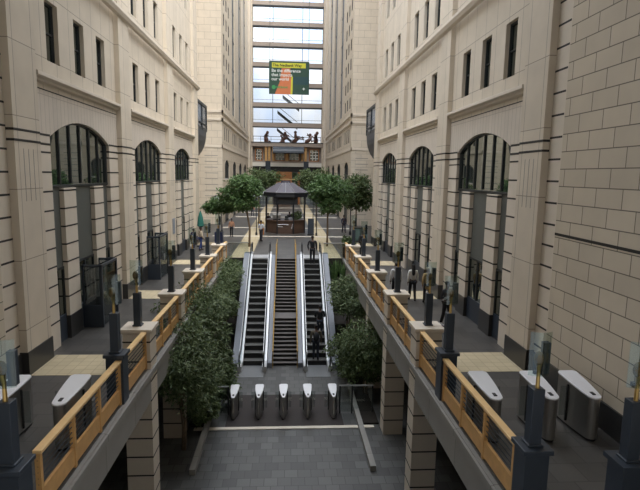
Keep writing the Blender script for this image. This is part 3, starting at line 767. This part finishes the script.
def tree(loc,label,blobs,n,ln,wd,mat,trunk_r=.05,group=None,stems=1,name='ficus_tree',cat='tree',seed=1,trunk_top=None,lean=None):
    rnd=random.Random(seed)
    t=thing(name,label,cat,loc,group=group)
    b=MB()
    zc=min(x[2] for x in blobs)
    for k in range(stems):
        ox=rnd.uniform(-.12,.12)*(stems>1); oy=rnd.uniform(-.12,.12)*(stems>1)
        hb=blobs[0]
        b.tube([(ox,oy,-.02),(ox+rnd.uniform(-.05,.05),oy,zc*.4),(hb[0]*.5+ox,hb[1]*.5,zc*.8),(hb[0],hb[1],hb[2])],[trunk_r,trunk_r*.85,trunk_r*.7,trunk_r*.35],7)
    for bx,by,bz,br,sq in blobs:
        for k in range(3):
            a=rnd.uniform(0,2*PI); b.tube([(blobs[0][0]*.6,blobs[0][1]*.6,zc*.82),((bx+blobs[0][0])/2,(by+blobs[0][1])/2,(bz+zc)/2),(bx+br*.6*math.cos(a),by+br*.6*math.sin(a),bz+br*.4*rnd.uniform(-.5,1))],[trunk_r*.5,trunk_r*.35,trunk_r*.12],5)
    b.build('trunk',M['bark'],t,smooth=True)
    f=MB(); foliage(f,blobs,n,ln,wd,rnd); f.build('foliage',mat,t)
    return t
# pit trees, left
tree((-3.3,28.4,-4.3),'tall leafy tree beside the left escalator, farthest along the left bed',[(-.35,0,3.6,1.0,.8),(-.5,-1.3,3.2,1.0,.8),(-.1,1.2,3.9,.85,.8),(-.25,2.6,4.1,.8,.7),(-.1,-.4,2.4,.75,.8)],7500,.20,.036,M['leafb'],.05,'trees in the left bed',seed=3)
tree((-3.5,21.6,-4.4),'broad leafy tree in the middle of the left bed',[(-.4,0,4.2,1.25,.8),(-.6,-1.2,4.3,1.1,.8),(0,-.6,3.2,1.05,.85),(-.2,1.4,4.0,1.05,.8),(-.1,2.6,3.6,.95,.8),(0,1.2,2.6,.85,.8)],9500,.20,.038,M['leafb'],.055,'trees in the left bed',seed=4)
tree((-3.75,17.5,-4.45),'nearest tree of the left bed, spilling over the railing',[(-.1,0,3.6,1.15,.85),(-.3,-.8,3.3,.9,.8),(.45,.5,3.1,1.05,.85),(.5,-.4,2.4,.85,.85),(-.1,.9,4.1,1.0,.75),(.5,1.2,2.2,.8,.8)],9500,.18,.034,M['leafb'],.05,'trees in the left bed',stems=2,seed=5)
for k,(x,y,r,l) in enumerate([(-3.3,19.4,.62,'low bush at the near end of the left bed'),(-2.85,21.3,.7,'dense bush behind the far left lower gate'),(-3.5,22.6,.7,'dark bush under the middle tree of the left bed'),(-3.15,23.6,.65,'bush at the foot of the left escalator')]):
    tree((x,y,-4.45),l,[(0,0,.75,r,.9),(.1,.25,1.25,r*.7,.8)],2200,.17,.04,M['leaf'],.03,'bushes in the beds',name='shrub',cat='shrub',seed=20+k,stems=2)
# pit trees, right
tree((3.5,27.2,-4.35),'rounded tree standing alone beside the right escalator',[(0,0,3.35,1.12,.85),(.15,-.7,3.0,.95,.8),(-.1,.6,3.6,.9,.75),(.4,.2,2.7,.8,.8)],6500,.19,.036,M['leafb'],.04,'trees in the right bed',stems=2,seed=8)
tree((3.68,22.2,-4.45),'bushy tree behind the glass screen on the right',[(.0,.2,2.5,1.3,.75),(-.6,.8,1.9,1.05,.75),(.5,-.3,2.0,1.1,.8),(-.4,-.1,1.3,.95,.7),(.4,-.2,1.3,.8,.7)],8500,.19,.036,M['leaf'],.05,'trees in the right bed',stems=2,seed=9)
tree((3.3,24.3,-4.45),'dense bush at the foot of the right escalator',[(0,0,.9,.75,.9),(.2,.4,1.5,.6,.8)],2600,.17,.035,M['leaf'],.03,'bushes in the beds',name='shrub',cat='shrub',seed=30,stems=2)
# planting beds and stepped planters
for s in (-1,1):
    nm=tname(s)
    for k,(y0,y1,z) in enumerate([(24.6,28.2,-4.1),(28.2,31,-3.0),(31,33.55,-1.25)]):
        t=thing('planter','dark stepped planter %s from the foot of the %s escalator'%(ORD[k],nm),'planter',(s*3.34,0,0))
        MB().box(-.5,.5,y0,y1,-4.5,z).build('trough',M['granite'],t); MB().box(-.46,.46,y0+.05,y1-.05,z,z+.03).build('soil',M['soil'],t)
    b=MB(); b.box(s*3.2,s*3.84,19.3,24.55,-4.5,-4.43)
    tag(b.build('planting_bed',M['soil']),'dark soil bed under the trees on the %s'%nm,'bed')
def spiky(loc,label,n,h,seed,mat,group=None):
    r=random.Random(seed); t=thing('spiky_plant',label,'plant',loc,group=group); b=MB()
    for k in range(n):
        a=r.uniform(0,2*PI); l=h*r.uniform(.6,1.1); o=r.uniform(.15,.5)*l
        d=Vector((math.cos(a),math.sin(a),0)); p=Vector((r.uniform(-.1,.1),r.uniform(-.1,.1),0)); u=Vector((-d.y,d.x,0))*.035
        m1=p+d*o*.5+Vector((0,0,l*.6)); m2=p+d*o+Vector((0,0,l))
        b.quad(p-u*.7,p+u*.7,m1+u,m1-u); b.quad(m1-u,m1+u,m2)
    b.build('leaves',mat,t); MB().lathe([(.07,-.05),(.05,.12)],n=7).build('crown_base',M['bark'],t); return t
for k,(x,y) in enumerate([(3.0,32.8),(3.35,33.1),(3.65,32.6),(3.1,31.8),(3.6,31.7)]): spiky((x,y,-1.22),'spiky green plant in the top planter beside the right escalator, %s of five'%['leftmost front','middle back','outermost front','inner near','outer near'][k],26,1.25,50+k,M['leafk'],'spiky plants in the top planters')
for k,(x,y) in enumerate([(-3.0,32.8),(-3.35,33.1),(-3.65,32.6)]): spiky((x,y,-1.22),'spiky green plant in the top planter beside the left escalator, %s'%['nearest the escalator','middle','nearest the railing'][k],26,1.15,60+k,M['leafk'],'spiky plants in the top planters')
# concourse trees
tree((-2.85,38.8,0),'round headed tree left of the kiosk on sand paving',[(-.4,0,4.4,1.25,.85),(-1.3,.3,3.9,1.05,.8),(.2,.2,4.5,.8,.8),(-.4,-.3,3.5,1.0,.7),(-.5,.9,4.9,.9,.7)],7600,.26,.06,M['leafk'],.09,'trees of the concourse',seed=11)
tree((3.2,39.4,0),'round headed tree right of the kiosk on sand paving',[(0,0,4.4,1.3,.85),(-.7,.2,4.3,.85,.8),(.8,.2,4.3,1.2,.8),(.2,-.3,3.4,1.1,.7),(.1,.9,5.0,.95,.7)],7800,.26,.06,M['leafk'],.09,'trees of the concourse',seed=12)
tree((-3.0,54.5,0),'tree behind the left kiosk tree, half hidden',[(0,0,4.9,1.7,.8),(-1.4,0,4.1,1.4,.85),(1.2,.4,5.2,1.3,.7)],4200,.30,.075,M['leaf'],.09,'trees of the concourse',seed=13)
tree((3.2,54.5,0),'tree behind the right kiosk tree, half hidden',[(0,0,4.9,1.7,.8),(1.5,0,4.1,1.4,.85),(-1.1,.4,5.2,1.3,.7)],4200,.30,.075,M['leaf'],.09,'trees of the concourse',seed=14)
tree((6.3,45.6,0),'dense dark tree in the court on the right by the end of the stone wall',[(0,0,4.5,1.3,.9),(.5,.3,3.5,1.1,.9),(-.4,0,3.2,.8,.8)],4600,.28,.07,M['leaf'],.08,'trees of the concourse',seed=15)
# potted tree on the left
t=thing('planter_box','square dark blue planter holding the small tree on the left','planter',(-5.4,40.7,0))
MB().box(-.32,.32,-.32,.32,0,.92).build('box',M['potblue'],t,bevel=.02); MB().box(-.27,.27,-.27,.27,.88,.925).build('soil',M['soil'],t)
tree((-5.4,40.7,.92),'small bushy tree growing in the dark blue planter',[(0,0,2.1,.85,.75),(-.6,0,1.9,.6,.7),(.6,.1,1.95,.6,.7)],2800,.27,.065,M['leafk'],.06,None,seed=16)
t=thing('planter_box','dark planter with leafy plants behind the last right railing pier','planter',(4.3,34.2,0))
MB().box(-.45,.35,-.35,.35,0,.75).build('box',M['black'],t,bevel=.02); MB().box(-.4,.3,-.3,.3,.72,.755).build('soil',M['soil'],t)
tree((4.27,34.2,.75),'low leafy shrub in the dark planter behind the last right railing pier',[(0,0,.35,.42,.8)],700,.2,.05,M['leaf'],.02,None,seed=17,name='shrub',cat='shrub')

# ------------------------------------------------------------------ kiosk
k=thing('kiosk','round roofed coffee kiosk with dark counter in the middle of the concourse','kiosk',(-.12,49.3,0))
def ngon(r,n=8,rot=PI/8): return [(r*math.cos(rot+2*PI*i/n),r*math.sin(rot+2*PI*i/n)) for i in range(n)]
R0,R1=2.28,.66
b=MB(); a=ngon(R0); c=ngon(R1)
for i in range(8):
    j=(i+1)%8; b.quad((*a[i],3.86),(*a[j],3.86),(*c[j],4.76),(*c[i],4.76)); b.quad((*a[i],3.80),(*a[j],3.80),(*c[j],4.70),(*c[i],4.70))
b.quad(*[(x,y,4.76) for x,y in c]); b.prism(ngon(.5),4.7,4.95)
rf=b.build('roof',M['roof'],k)
b=MB()
for i in range(8): b.tube([(*a[i],3.88),(*c[i],4.78)],.035,5)
for i in range(8):
    j=(i+1)%8; b.tube([(*a[i],3.88),(*a[j],3.88)],.03,5)
b.tube([((a[5][0]+a[6][0])/2,(a[5][1]+a[6][1])/2,3.88),((c[5][0]+c[6][0])/2,(c[5][1]+c[6][1])/2,4.78)],.035,5)
b.build('ribs',M['rib'],rf)
b=MB(); a2=ngon(R0-.04); a3=ngon(R0-.2)
for i in range(8):
    j=(i+1)%8; b.quad((*a2[i],3.45),(*a2[j],3.45),(*a2[j],3.86),(*a2[i],3.86)); b.quad((*a2[i],3.45),(*a2[j],3.45),(*a3[j],3.45),(*a3[i],3.45)); b.quad((*a3[i],3.45),(*a3[j],3.45),(*a3[j],3.86),(*a3[i],3.86))
b.build('fascia',M['black'],k)
for x,y in ngon(2.0): MB().tube([(x,y,0),(x,y,3.5)],.06,8).build('post',M['black'],k)
b=MB(); b.box(-1.15,1.15,-1.75,-1.6,2.75,3.45)
for i in range(9): b.box(-1.15+i*.28,-1.12+i*.28,-1.78,-1.58,2.72,3.45)
b.build('hanging_menu_board',M['rubber'],k)
co=MB(); co.prism(ngon(1.93),0,1.18); co=co.build('counter',M['brownwood'],k)
MB().prism(ngon(2.06),1.18,1.25).build('counter_top',M['brownwood'],k)
b=MB(); b.tube([(-.75,-1.845,.86),(-.2,-1.845,.9),(.3,-1.845,.86)],.03,5); b.tube([(-.75,-1.845,.7),(-.25,-1.845,.66)],.022,5); b.tube([(.6,-1.845,.5),(.68,-1.845,.95),(.8,-1.845,.8),(.78,-1.845,.5)],.022,5)
b.build('painted_sign',M['lid'],co)
# on the counter
t=thing('coffee_machine','silver and dark coffee machine on the left of the kiosk counter','coffee machine',(-.95,48.35,1.25))
MB().box(-.38,.38,-.25,.25,.12,.52).build('body',M['steel'],t,bevel=.02); MB().box(-.36,.36,-.27,.25,0,.1).build('drip_tray',M['rubber'],t); MB().box(-.38,.38,-.22,.2,.52,.6).build('cup_rail',M['silver'],t)
for x in (-.18,.18): MB().tube([(x,-.22,.3),(x,-.36,.28)],.03,6).build('group_handle',M['rubber'],t)
tree((.95,48.4,1.25),'bushy green plant on the right of the kiosk counter',[(0,0,.45,.42,.9)],500,.22,.06,M['leaf'],.03,None,seed=18,name='counter_plant',cat='plant')
b=MB(); b.box(-.28,.28,-.2,.2,0,.42); t=thing('till','dark till in the middle of the kiosk counter','till',(0,48.2,1.25)); MB().box(-.2,.2,-.15,.15,0,.1).build('drawer',M['rubber'],t); MB().box(-.17,.17,-.02,.02,.12,.38).build('screen',M['frame'],t); MB().box(-.03,.03,-.02,.04,.05,.2).build('stand',M['rubber'],t)
t=thing('menu_stand','tall dark menu stand right of the kiosk','sign',(2.25,46.6,0))
MB().box(-.28,.28,-.05,.05,.1,1.55).build('board',M['navy'],t); MB().box(-.32,.32,-.16,.16,0,.1).build('base',M['rubber'],t)
t=thing('menu_stand','yellow and brown waist high stand at the left corner of the kiosk','sign',(-2.3,46.9,0))
MB().box(-.22,.22,-.16,.16,0,1.05).build('board',M['wooddark'],t); MB().box(-.2,.2,-.18,-.155,.8,1.2).build('flyer_tray',M['brass'],t)
# street lamps
def lantern(x,y,label):
    t=thing('street_lamp',label,'lamp',(x,y,0))
    MB().lathe([(.12,0),(.12,.3),(.055,.4),(.045,2.9)],n=8).build('pole',M['black'],t)
    MB().tube([(-.5,0,2.85),(.5,0,2.85)],.03,6).build('arm',M['black'],t)
    for dx in (-.48,.48):
        MB().lathe([(.10,2.88),(.24,3.0),(.27,3.35),(.18,3.42)],cx=dx,n=8).build('lamp_shade',M['lamp'],t); MB().lathe([(.28,3.42),(.06,3.56)],cx=dx,n=8).build('lamp_cap',M['black'],t)
lantern(6.0,47.2,'street lamp with two milky lanterns in the court on the right'); lantern(-6.0,47.2,'street lamp with two milky lanterns in the court on the left')
for s,l in ((-1,'left'),(1,'right')):
    for j,yy in enumerate((46.2,52.5)):
        t=thing('mushroom_lamp','slim black lamp post with pale dish, %s corner of the kiosk on the %s'%(('front','rear')[j],l),'lamp',(s*2.75,yy,0))
        MB().lathe([(.1,0),(.09,.25),(.04,.3),(.035,3.5)],n=8).build('pole',M['black'],t); MB().lathe([(.06,3.45),(.5,3.55),(.42,3.66),(.05,3.75)],n=12).build('lamp_shade',M['lamp'],t,smooth=True)
# parasol, bins, notice
t=thing('parasol','folded teal parasol by the end of the left stone wall','parasol',(-6.5,38.6,0))
MB().lathe([(.03,0),(.03,2.75)],n=8).build('pole',M['black'],t); MB().lathe([(.05,1.45),(.26,1.6),(.2,2.2),(.05,2.7)],n=10).build('canopy',M['teal'],t); MB().lathe([(.3,0),(.3,.08),(.05,.12)],n=12).build('base',M['granite'],t)
for j,(x,y) in enumerate([(6.0,42.6),(6.6,42.6)]):
    t=thing('waste_bin','grey teal waste bin at the end of the right stone wall, %s'%('nearer the concourse','nearer the wall')[j],'bin',(x,y,0),group='waste bins')
    MB().box(-.26,.26,-.26,.26,.06,1.1).build('body',M['binteal'],t,bevel=.02); MB().box(-.28,.28,-.28,.28,1.1,1.18).build('lid',M['frame'],t); MB().box(-.24,.24,-.24,.24,0,.06).build('base',M['rubber'],t)
o=MB().box(-XP,-XP+.03,31.5,32.1,1.75,2.75); o=MB(); o.box(-XP,-XP+.04,31.45,32.0,1.8,2.75)
tag(o.build('wall_notice',M['plaque']),'small blue grey notice on the third flat pier of the left wall','notice')
# glazed lobbies on the left
for i,(y0,y1) in enumerate([(18.1,19.75),(26.4,28.2)]):
    t=thing('glass_lobby','dark framed glass lobby at the %s arch of the left wall'%ORD[i],'lobby',(-7.24,y0,0))
    L=y1-y0
    f=MB()
    for yy in (0,L-.08):
        f.box(.62,.70,yy,yy+.08,.0,2.28); f.box(0,.7,yy,yy+.08,2.2,2.28); f.box(0.0,.06,yy,yy+.08,0,2.28)
    f.box(.62,.70,0,L,2.2,2.28); f.build('frame',M['navy'],t)
    for yy in (.01,L-.07): MB().box(.05,.64,yy,yy+.06,0,.82).build('base_panel',M['navy'],t)
    g=MB()
    for yy in (.03,L-.05): g.box(.06,.62,yy,yy+.015,.82,2.2)
    g.box(.655,.67,.08,L-.08,.05,2.2); g.build('pane',M['screen'],t)
    MB().box(.68,.72,L*.5,L*.5+.03,.9,1.25).build('handle',M['silver'],t)

# ------------------------------------------------------------------ banner
by=70.0
t=thing('banner','green hanging banner with yellow headline and orange stripe','banner',(.18,by,16.17))
W,Hh=2.68,4.25
bm=plain('banner_green',(.030,.075,.050),.7,var=.08,scale=2); by_=plain('banner_yellow',(.62,.60,.05),.7,var=.04); bo=plain('banner_orange',(.62,.19,.075),.7,var=.12,scale=2); bw_=plain('banner_white',(.72,.75,.72),.7,var=.02); bg_=plain('banner_leaf_green',(.05,.30,.09),.7,var=.05); bk=plain('banner_black',(.015,.02,.012),.7); bt=plain('banner_teal',(.02,.065,.07),.7,var=.1)
bd=MB().box(-W,W,-.02,.02,0,Hh).build('cloth',bm,t)
MB().box(-W,W,-.05,.05,Hh,Hh+.1).build('top_bar',M['silver'],t)
MB().tube([(-W+.1,0,Hh+.1),(-W+.1,0,13.92)],.03,5).build('cable',M['frame'],t); MB().tube([(W-.1,0,Hh+.1),(W-.1,0,13.92)],.03,5).build('cable',M['frame'],t)
b=MB(); b.quad((-1.9,-.026,0),(.2,-.026,0),(.3,-.026,1.6),(.15,-.026,3.35),(-1.0,-.026,3.35),(-1.25,-.026,1.6)); b.build('orange_stripe',bo,bd)
b=MB(); b.quad((.2,-.027,0),(.45,-.027,0),(.5,-.027,2.2),(.3,-.027,2.6)); b.build('stripe_edge',by_,bd)
b=MB(); b.box(.5,W-.1,-.028,-.021,1.3,2.3); b.build('teal_patch',bt,bd)
MB().box(-2.3,2.2,-.03,-.021,3.42,4.05).build('headline_strip',by_,bd)
def text(body,size,x,z,mat,name,bold=.0):
    c=bpy.data.curves.new(name,'FONT'); c.body=body; c.size=size; c.extrude=.004; c.offset=bold; c.materials.append(mat)
    o=bpy.data.objects.new('tmp',c); C.objects.link(o)
    dg=bpy.context.evaluated_depsgraph_get(); dg.update()
    me=bpy.data.meshes.new_from_object(o.evaluated_get(dg)); bpy.data.objects.remove(o); bpy.data.curves.remove(c)
    me.name=name; me.materials.clear(); me.materials.append(mat)
    q=bpy.data.objects.new(name,me); C.objects.link(q); q.parent=bd; q.location=(x,-.036,z); q.rotation_euler=(PI/2,0,0)
    return q
text('The Nedbank Way',.50,-2.2,3.57,bk,'headline_lettering',.012)
text('Be the difference',.56,-2.35,2.86,bw_,'first_line_lettering',.01)
text('that impacts',.56,-2.35,2.32,bw_,'second_line_lettering',.01)
text('our world',.56,-2.35,1.78,bw_,'third_line_lettering',.01)
text('NEDBANK',.34,-1.75,.78,bg_,'small_lettering',.01)
b=MB()
b.quad(*[(-2.05+.26*math.cos(i*PI/8),-.03,.9+.26*math.sin(i*PI/8)) for i in range(16)]); b.build('green_emblem',bg_,bd)
b=MB(); b.quad(*[(1.95+(.2 if i%2==0 else .09)*math.cos(i*PI/4+PI/2),-.03,.75+(.22 if i%2==0 else .1)*math.sin(i*PI/4+PI/2)) for i in range(8)]); b.build('white_emblem',bw_,bd)
bb=MB().box(-7.1,7.1,by-.12,by+.12,30.1,30.45); tag(bb.build('banner_beam',M['frame']),'dark steel beam between the towers that carries the banner','beam')

# ------------------------------------------------------------------ people
def skin_mesh(V,E,R):
    me=bpy.data.meshes.new('tmp'); me.from_pydata(V,E,[])
    o=bpy.data.objects.new('tmp',me); C.objects.link(o)
    md=o.modifiers.new('s','SKIN'); md.use_smooth_shade=True
    for i,r in enumerate(R):
        d=me.skin_vertices[0].data[i]; d.radius=(r,r) if not isinstance(r,tuple) else r; d.use_root=(i==0)
    sb=o.modifiers.new('u','SUBSURF'); sb.levels=1; sb.render_levels=1
    dg=bpy.context.evaluated_depsgraph_get(); dg.update()
    out=bpy.data.meshes.new_from_object(o.evaluated_get(dg))
    bpy.data.objects.remove(o); bpy.data.meshes.remove(me)
    return out
CM={}
def cloth(c,r=.85):
    if c not in CM: CM[c]=plain('fabric_%d'%(len(CM)+1),c,r,var=.15,scale=9)
    return CM[c]
SK={'dark':(.10,.052,.034),'mid':(.24,.135,.085),'light':(.45,.29,.21)}
def person(loc,rz,label,top,bottom,skin='dark',h=1.72,stride=.12,hair='short',haircol=(.012,.011,.011),arms='down',shoes=(.02,.02,.02),coat=0,bag=None,woman=False):
    """faces local -Y"""
    k=h/1.74
    t=thing('person',label,'person',loc,rz)
    sw=.175 if woman else .195
    def Z(*p): return tuple(c*k for c in p)
    st_=stride
    J={'pel':(0,0,.94),'wa':(0,0,1.08),'ch':(0,.01,1.30),'ne':(0,.01,1.47),'hd0':(0,0,1.55),'hd1':(0,-.005,1.64),'hd2':(0,0,1.70)}
    leg={}
    for s in (-1,1):
        f=st_*s
        leg[s]=[(s*.09,0,.90),(s*.095,-f*.55-.02,.49),(s*.095,-f+ (.02 if f>0 else .05),.09),(s*.105,-f-.13+(.02 if f>0 else .05),.035)]
    arm={}
    for s in (-1,1):
        f=-st_*s*.8
        if arms=='front' : arm[s]=[(s*sw,.01,1.41),(s*(sw+.06),.02,1.14),(s*(sw-.05),-.22,1.10),(s*(sw-.09),-.30,1.12)]
        elif arms=='bag' and s==1: arm[s]=[(s*sw,.01,1.41),(s*(sw+.09),.03,1.13),(s*(sw+.05),-.1,.90),(s*(sw+.05),-.12,.82)]
        else: arm[s]=[(s*sw,.01,1.41),(s*(sw+.055),.03-f*.3,1.13),(s*(sw+.06),-.04-f*.8,.89),(s*(sw+.06),-.06-f,.81)]
    V=[];E=[];R=[]
    def add(p,r,par=None):
        V.append(Z(*p)); R.append(tuple(x*k for x in r) if isinstance(r,tuple) else r*k); i=len(V)-1
        if par is not None:E.append((par,i))
        return i
    p=add(J['pel'],(.135,.10)); w=add(J['wa'],(.12,.09),p); c=add(J['ch'],(.15,.105),w); n=add(J['ne'],.055,c); h0=add(J['hd0'],(.07,.08),n); h1=add(J['hd1'],(.078,.095),h0); add(J['hd2'],(.06,.075),h1)
    for s in (-1,1):
        q=c
        for pt,r in zip(arm[s],(.055,.044,.032,.03)): q=add(pt,r,q)
        q=p
        for pt,r in zip(leg[s],(.085,.058,.042,.035)): q=add(pt,r,q)
    body=skin_mesh(V,E,R); b=MB(); b.merge(body)
    # nose, ears, fingers
    b.ball(Z(0,-.105,1.60),.014*k,.022*k,.022*k,6,4)
    for s in (-1,1): b.ball(Z(s*.082,0,1.60),.01*k,.02*k,.032*k,6,4)
    for s in (-1,1):
        W_=Vector(Z(*arm[s][2])); Hn=Vector(Z(*arm[s][3])); d=(Hn-W_).normalized(); side=Vector((0,1,0)).cross(d).normalized() if abs(d.y)<.9 else Vector((1,0,0))
        fw=d.cross(side).normalized()
        for j,(o_,l) in enumerate(((-.024,.062),(-.008,.074),(.008,.07),(.024,.055))):
            r0=Hn+fw*o_*k+d*.01*k; m_=r0+d*l*.55*k; e_=m_+(d*.8+side*s*-.5).normalized()*l*.5*k
            b.tube([r0,m_,e_],[.009*k,.0085*k,.006*k],5)
        r0=Hn-d*.02*k+fw*-.02*k; b.tube([r0,r0+(d*.6-fw*.8).normalized()*.04*k,r0+(d*.9-fw*.6).normalized()*.07*k],[.011*k,.01*k,.007*k],5)
    bo_=b.build('body',cloth(SK[skin],.55),t,smooth=True)
    e=MB()
    for s in (-1,1): e.ball(Z(s*.032,-.088,1.625),.011*k,.008*k,.008*k,6,4)
    e.build('eyes',M['rubber'],bo_)
    e=MB(); e.ball(Z(0,-.092,1.555),.026*k,.008*k,.007*k,6,4); e.build('mouth',cloth((.16,.05,.045)),bo_)
    # top
    V=[];E=[];R=[]
    lo=(.0,.0,.92-coat)
    p=add(lo,(.155,.12) if not coat else (.175,.15)); w=add(J['wa'],(.138,.108),p); c=add(J['ch'],(.168,.122),w); add((0,.01,1.44),(.085,.08),c)
    for s in (-1,1):
        q=c
        for pt,r in zip(arm[s][:3],(.07,.058,.046)): q=add(pt,r,q)
    m_=skin_mesh(V,E,R); b=MB(); b.merge(m_); b.build('coat' if coat else 'top',cloth(top),t,smooth=True)
    V=[];E=[];R=[]
    p=add((0,0,.96),(.142,.11))
    for s in (-1,1):
        q=p
        for pt,r in zip(leg[s][:3],(.098,.072,.06)): q=add(pt,r,q)
    m_=skin_mesh(V,E,R); b=MB(); b.merge(m_); b.build('trousers',cloth(bottom),t,smooth=True)
    for s in (-1,1):
        a=Vector(Z(*leg[s][2])); z0=leg[s][3]
        b=MB(); b.ball(Z(z0[0],z0[1]+.06,.045),.05*k,.135*k,.045*k,8,5); b.ball(Z(z0[0],z0[1]+.11,.08),.046*k,.06*k,.06*k,8,5); b.build('shoe',cloth(shoes,.5),t,smooth=True)
    b=MB(); b.ball(Z(0,.012,1.665),.088*k,.102*k,.088*k,10,6)
    if hair=='long': b.ball(Z(0,.09,1.50),.09*k,.055*k,.24*k,10,6); b.ball(Z(0,.12,1.36),.085*k,.045*k,.16*k,8,5)
    if hair=='bun': b.ball(Z(0,.1,1.72),.05*k,.05*k,.05*k,8,5)
    # keep the face clear
    b.v=[(x,max(y_,-.045*k) if z_<1.66*k else y_,z_) for x,y_,z_ in b.v]
    b.build('hair',cloth(haircol,.7),t,smooth=True)
    if bag=='backpack':
        b=MB(); b.ball(Z(0,.2,1.2),.15*k,.1*k,.23*k,10,6); b.build('backpack',cloth((.02,.022,.025)),t,smooth=True)
    return t
P_=PI
dk=(.012,.013,.017)
person((1.72,32.95,esc_z(32.95)),P_,'person in a dark suit standing near the top of the right escalator',dk,dk,h=1.88,stride=.0,arms='bag')
person((1.9,27.3,esc_z(27.3)),P_,'person in black leaning near the rail in the middle of the right escalator',(.015,.017,.02),(.02,.03,.05),h=1.85,stride=.0,arms='front')
person((1.62,25.95,esc_z(25.95)),P_,'person with olive jacket and dark backpack low on the right escalator',(.10,.085,.06),(.03,.035,.05),h=1.95,stride=.04,bag='backpack')
person((-2.12,42.2,0),P_-.5,'person in a white shirt and dark trousers standing left of the kiosk',(.62,.66,.74),(.03,.035,.05),h=1.74,arms='front',stride=.05)
person((-4.85,44.8,0),0,'person in an orange brown top walking on the concourse left of the kiosk',(.42,.22,.13),dk,h=1.62,woman=True,hair='bun')
person((-4.5,66.8,0),.2,'person in a salmon orange top far back on the left of the concourse',(.75,.33,.2),(.05,.05,.07),h=1.7,woman=True)
person((5.3,34.7,0),P_+.2,'person in dark clothes with a backpack on the right walkway beyond the piers',(.025,.025,.024),(.04,.04,.035),h=1.76,bag='backpack')
person((4.98,22.25,0),P_,'person in a pale shirt and black trousers beside the third right railing pier',(.60,.60,.60),dk,h=1.72,stride=.1)
person((5.72,22.1,0),P_,'person with long black hair and white top walking away on the right walkway',(.66,.64,.60),dk,h=1.68,hair='long',woman=True,stride=.14)
person((6.25,21.6,0),P_,'person in a tan coat on the right walkway near the wall',(.40,.28,.13),(.02,.02,.02),'mid',h=1.62,coat=.28,woman=True,haircol=(.30,.24,.15))
pb=person((6.05,18.2,0),.5,'person in black with white shoes holding a paper on the right walkway',(.010,.010,.012),(.010,.010,.012),h=1.72,arms='front',shoes=(.7,.7,.7))
o=MB(); o.box(-.11,.11,-.004,.004,0,.16); o=o.build('paper_sheet',M['lid']); o.location=(5.88,17.93,1.08); o.rotation_euler=(.6,0,.5); tag(o,'white paper held by the person in black on the right walkway','paper')
person((-6.2,36.8,0),2.2,'person in a cream top and blue trousers by the end of the left wall',(.55,.46,.34),(.03,.05,.16),h=1.7,woman=True)
person((-6.55,35.9,0),2.6,'person in a purple top beside the person in cream on the left walkway',(.06,.045,.12),(.03,.03,.05),h=1.68,woman=True)
person((-1.85,50.9,0),0,'kiosk worker in black beyond the left end of the counter',dk,dk,h=1.7)
person((.3,52.6,0),P_,'person in dark clothes standing behind the kiosk',(.03,.035,.05),dk,h=1.72)
person((5.6,49.0,0),.4,'person in dark blue under the street lamp on the right of the concourse',(.03,.035,.06),(.03,.03,.05),h=1.72)

# ------------------------------------------------------------------ unseen slab added to dim the near part of the hall, open beyond
BLOCKER_END=16.0
c=MB(); c.box(-12,12,-6,BLOCKER_END,TOP+.02,TOP+.4)
tag(c.build('light_blocker',M['fascia']),'unseen solid slab added above the near end of the hall to block light','light_blocker',kind='structure')
bk_=MB().box(-12,12,-6.2,-6,-.5,TOP+.4); tag(bk_.build('wall_back',M['stoneX']),'pale stone wall behind the viewer','wall',kind='structure')
for s in (-1,1):
    pass

# ------------------------------------------------------------------ light
w=bpy.data.worlds.new('sky'); bpy.context.scene.world=w; w.use_nodes=True
N=w.node_tree.nodes; L=w.node_tree.links; bg=N['Background']
tc=N.new('ShaderNodeTexCoord'); nz=N.new('ShaderNodeTexNoise'); nz.inputs['Scale'].default_value=7; nz.inputs['Detail'].default_value=5
L.new(tc.outputs['Generated'],nz.inputs['Vector'])
cr=N.new('ShaderNodeValToRGB'); cr.color_ramp.elements[0].position=.38; cr.color_ramp.elements[0].color=(.66,.78,.98,1); cr.color_ramp.elements[1].position=.6; cr.color_ramp.elements[1].color=(1,1,1,1)
L.new(nz.outputs['Fac'],cr.inputs[0]); L.new(cr.outputs[0],bg.inputs[0])
sx=N.new('ShaderNodeSeparateXYZ'); L.new(tc.outputs['Generated'],sx.inputs[0])
mp=N.new('ShaderNodeMapRange'); mp.inputs['From Min'].default_value=.1; mp.inputs['From Max'].default_value=.9; mp.inputs['To Min'].default_value=.95; mp.inputs['To Max'].default_value=5.0
L.new(sx.outputs['Z'],mp.inputs['Value']); L.new(mp.outputs['Result'],bg.inputs[1])
sl=bpy.data.lights.new('sun','SUN'); sl.energy=2.9; sl.angle=math.radians(50); sl.color=(1,.95,.88)
so=bpy.data.objects.new('sun',sl); C.objects.link(so)
so.rotation_euler=Vector((-.48,.75,-1)).to_track_quat('-Z','Y').to_euler()

# ------------------------------------------------------------------ camera
cam=bpy.data.cameras.new('camera'); co_=bpy.data.objects.new('camera',cam); C.objects.link(co_)
cam.sensor_width=36; cam.lens=505*36/640; cam.clip_end=500; cam.clip_start=.05
Mr=((0.99775914,0.00839135,0.06637988),(-0.06457505,-0.1389342,0.98819398),(0.01751472,-0.99026606,-0.138081))
R_=Matrix(((Mr[0][0],-Mr[0][1],-Mr[0][2]),(Mr[1][0],-Mr[1][1],-Mr[1][2]),(Mr[2][0],-Mr[2][1],-Mr[2][2])))
co_.matrix_world=Matrix.Translation((0,0,5.6))@R_.to_4x4()
sc=bpy.context.scene; sc.camera=co_
sc.view_settings.view_transform='Standard'; sc.view_settings.look='None'; sc.view_settings.exposure=0; sc.view_settings.gamma=1; sc.view_settings.use_curve_mapping=False
sc.cycles.max_bounces=8; sc.cycles.transparent_max_bounces=16; sc.cycles.diffuse_bounces=4; sc.cycles.use_denoising=True
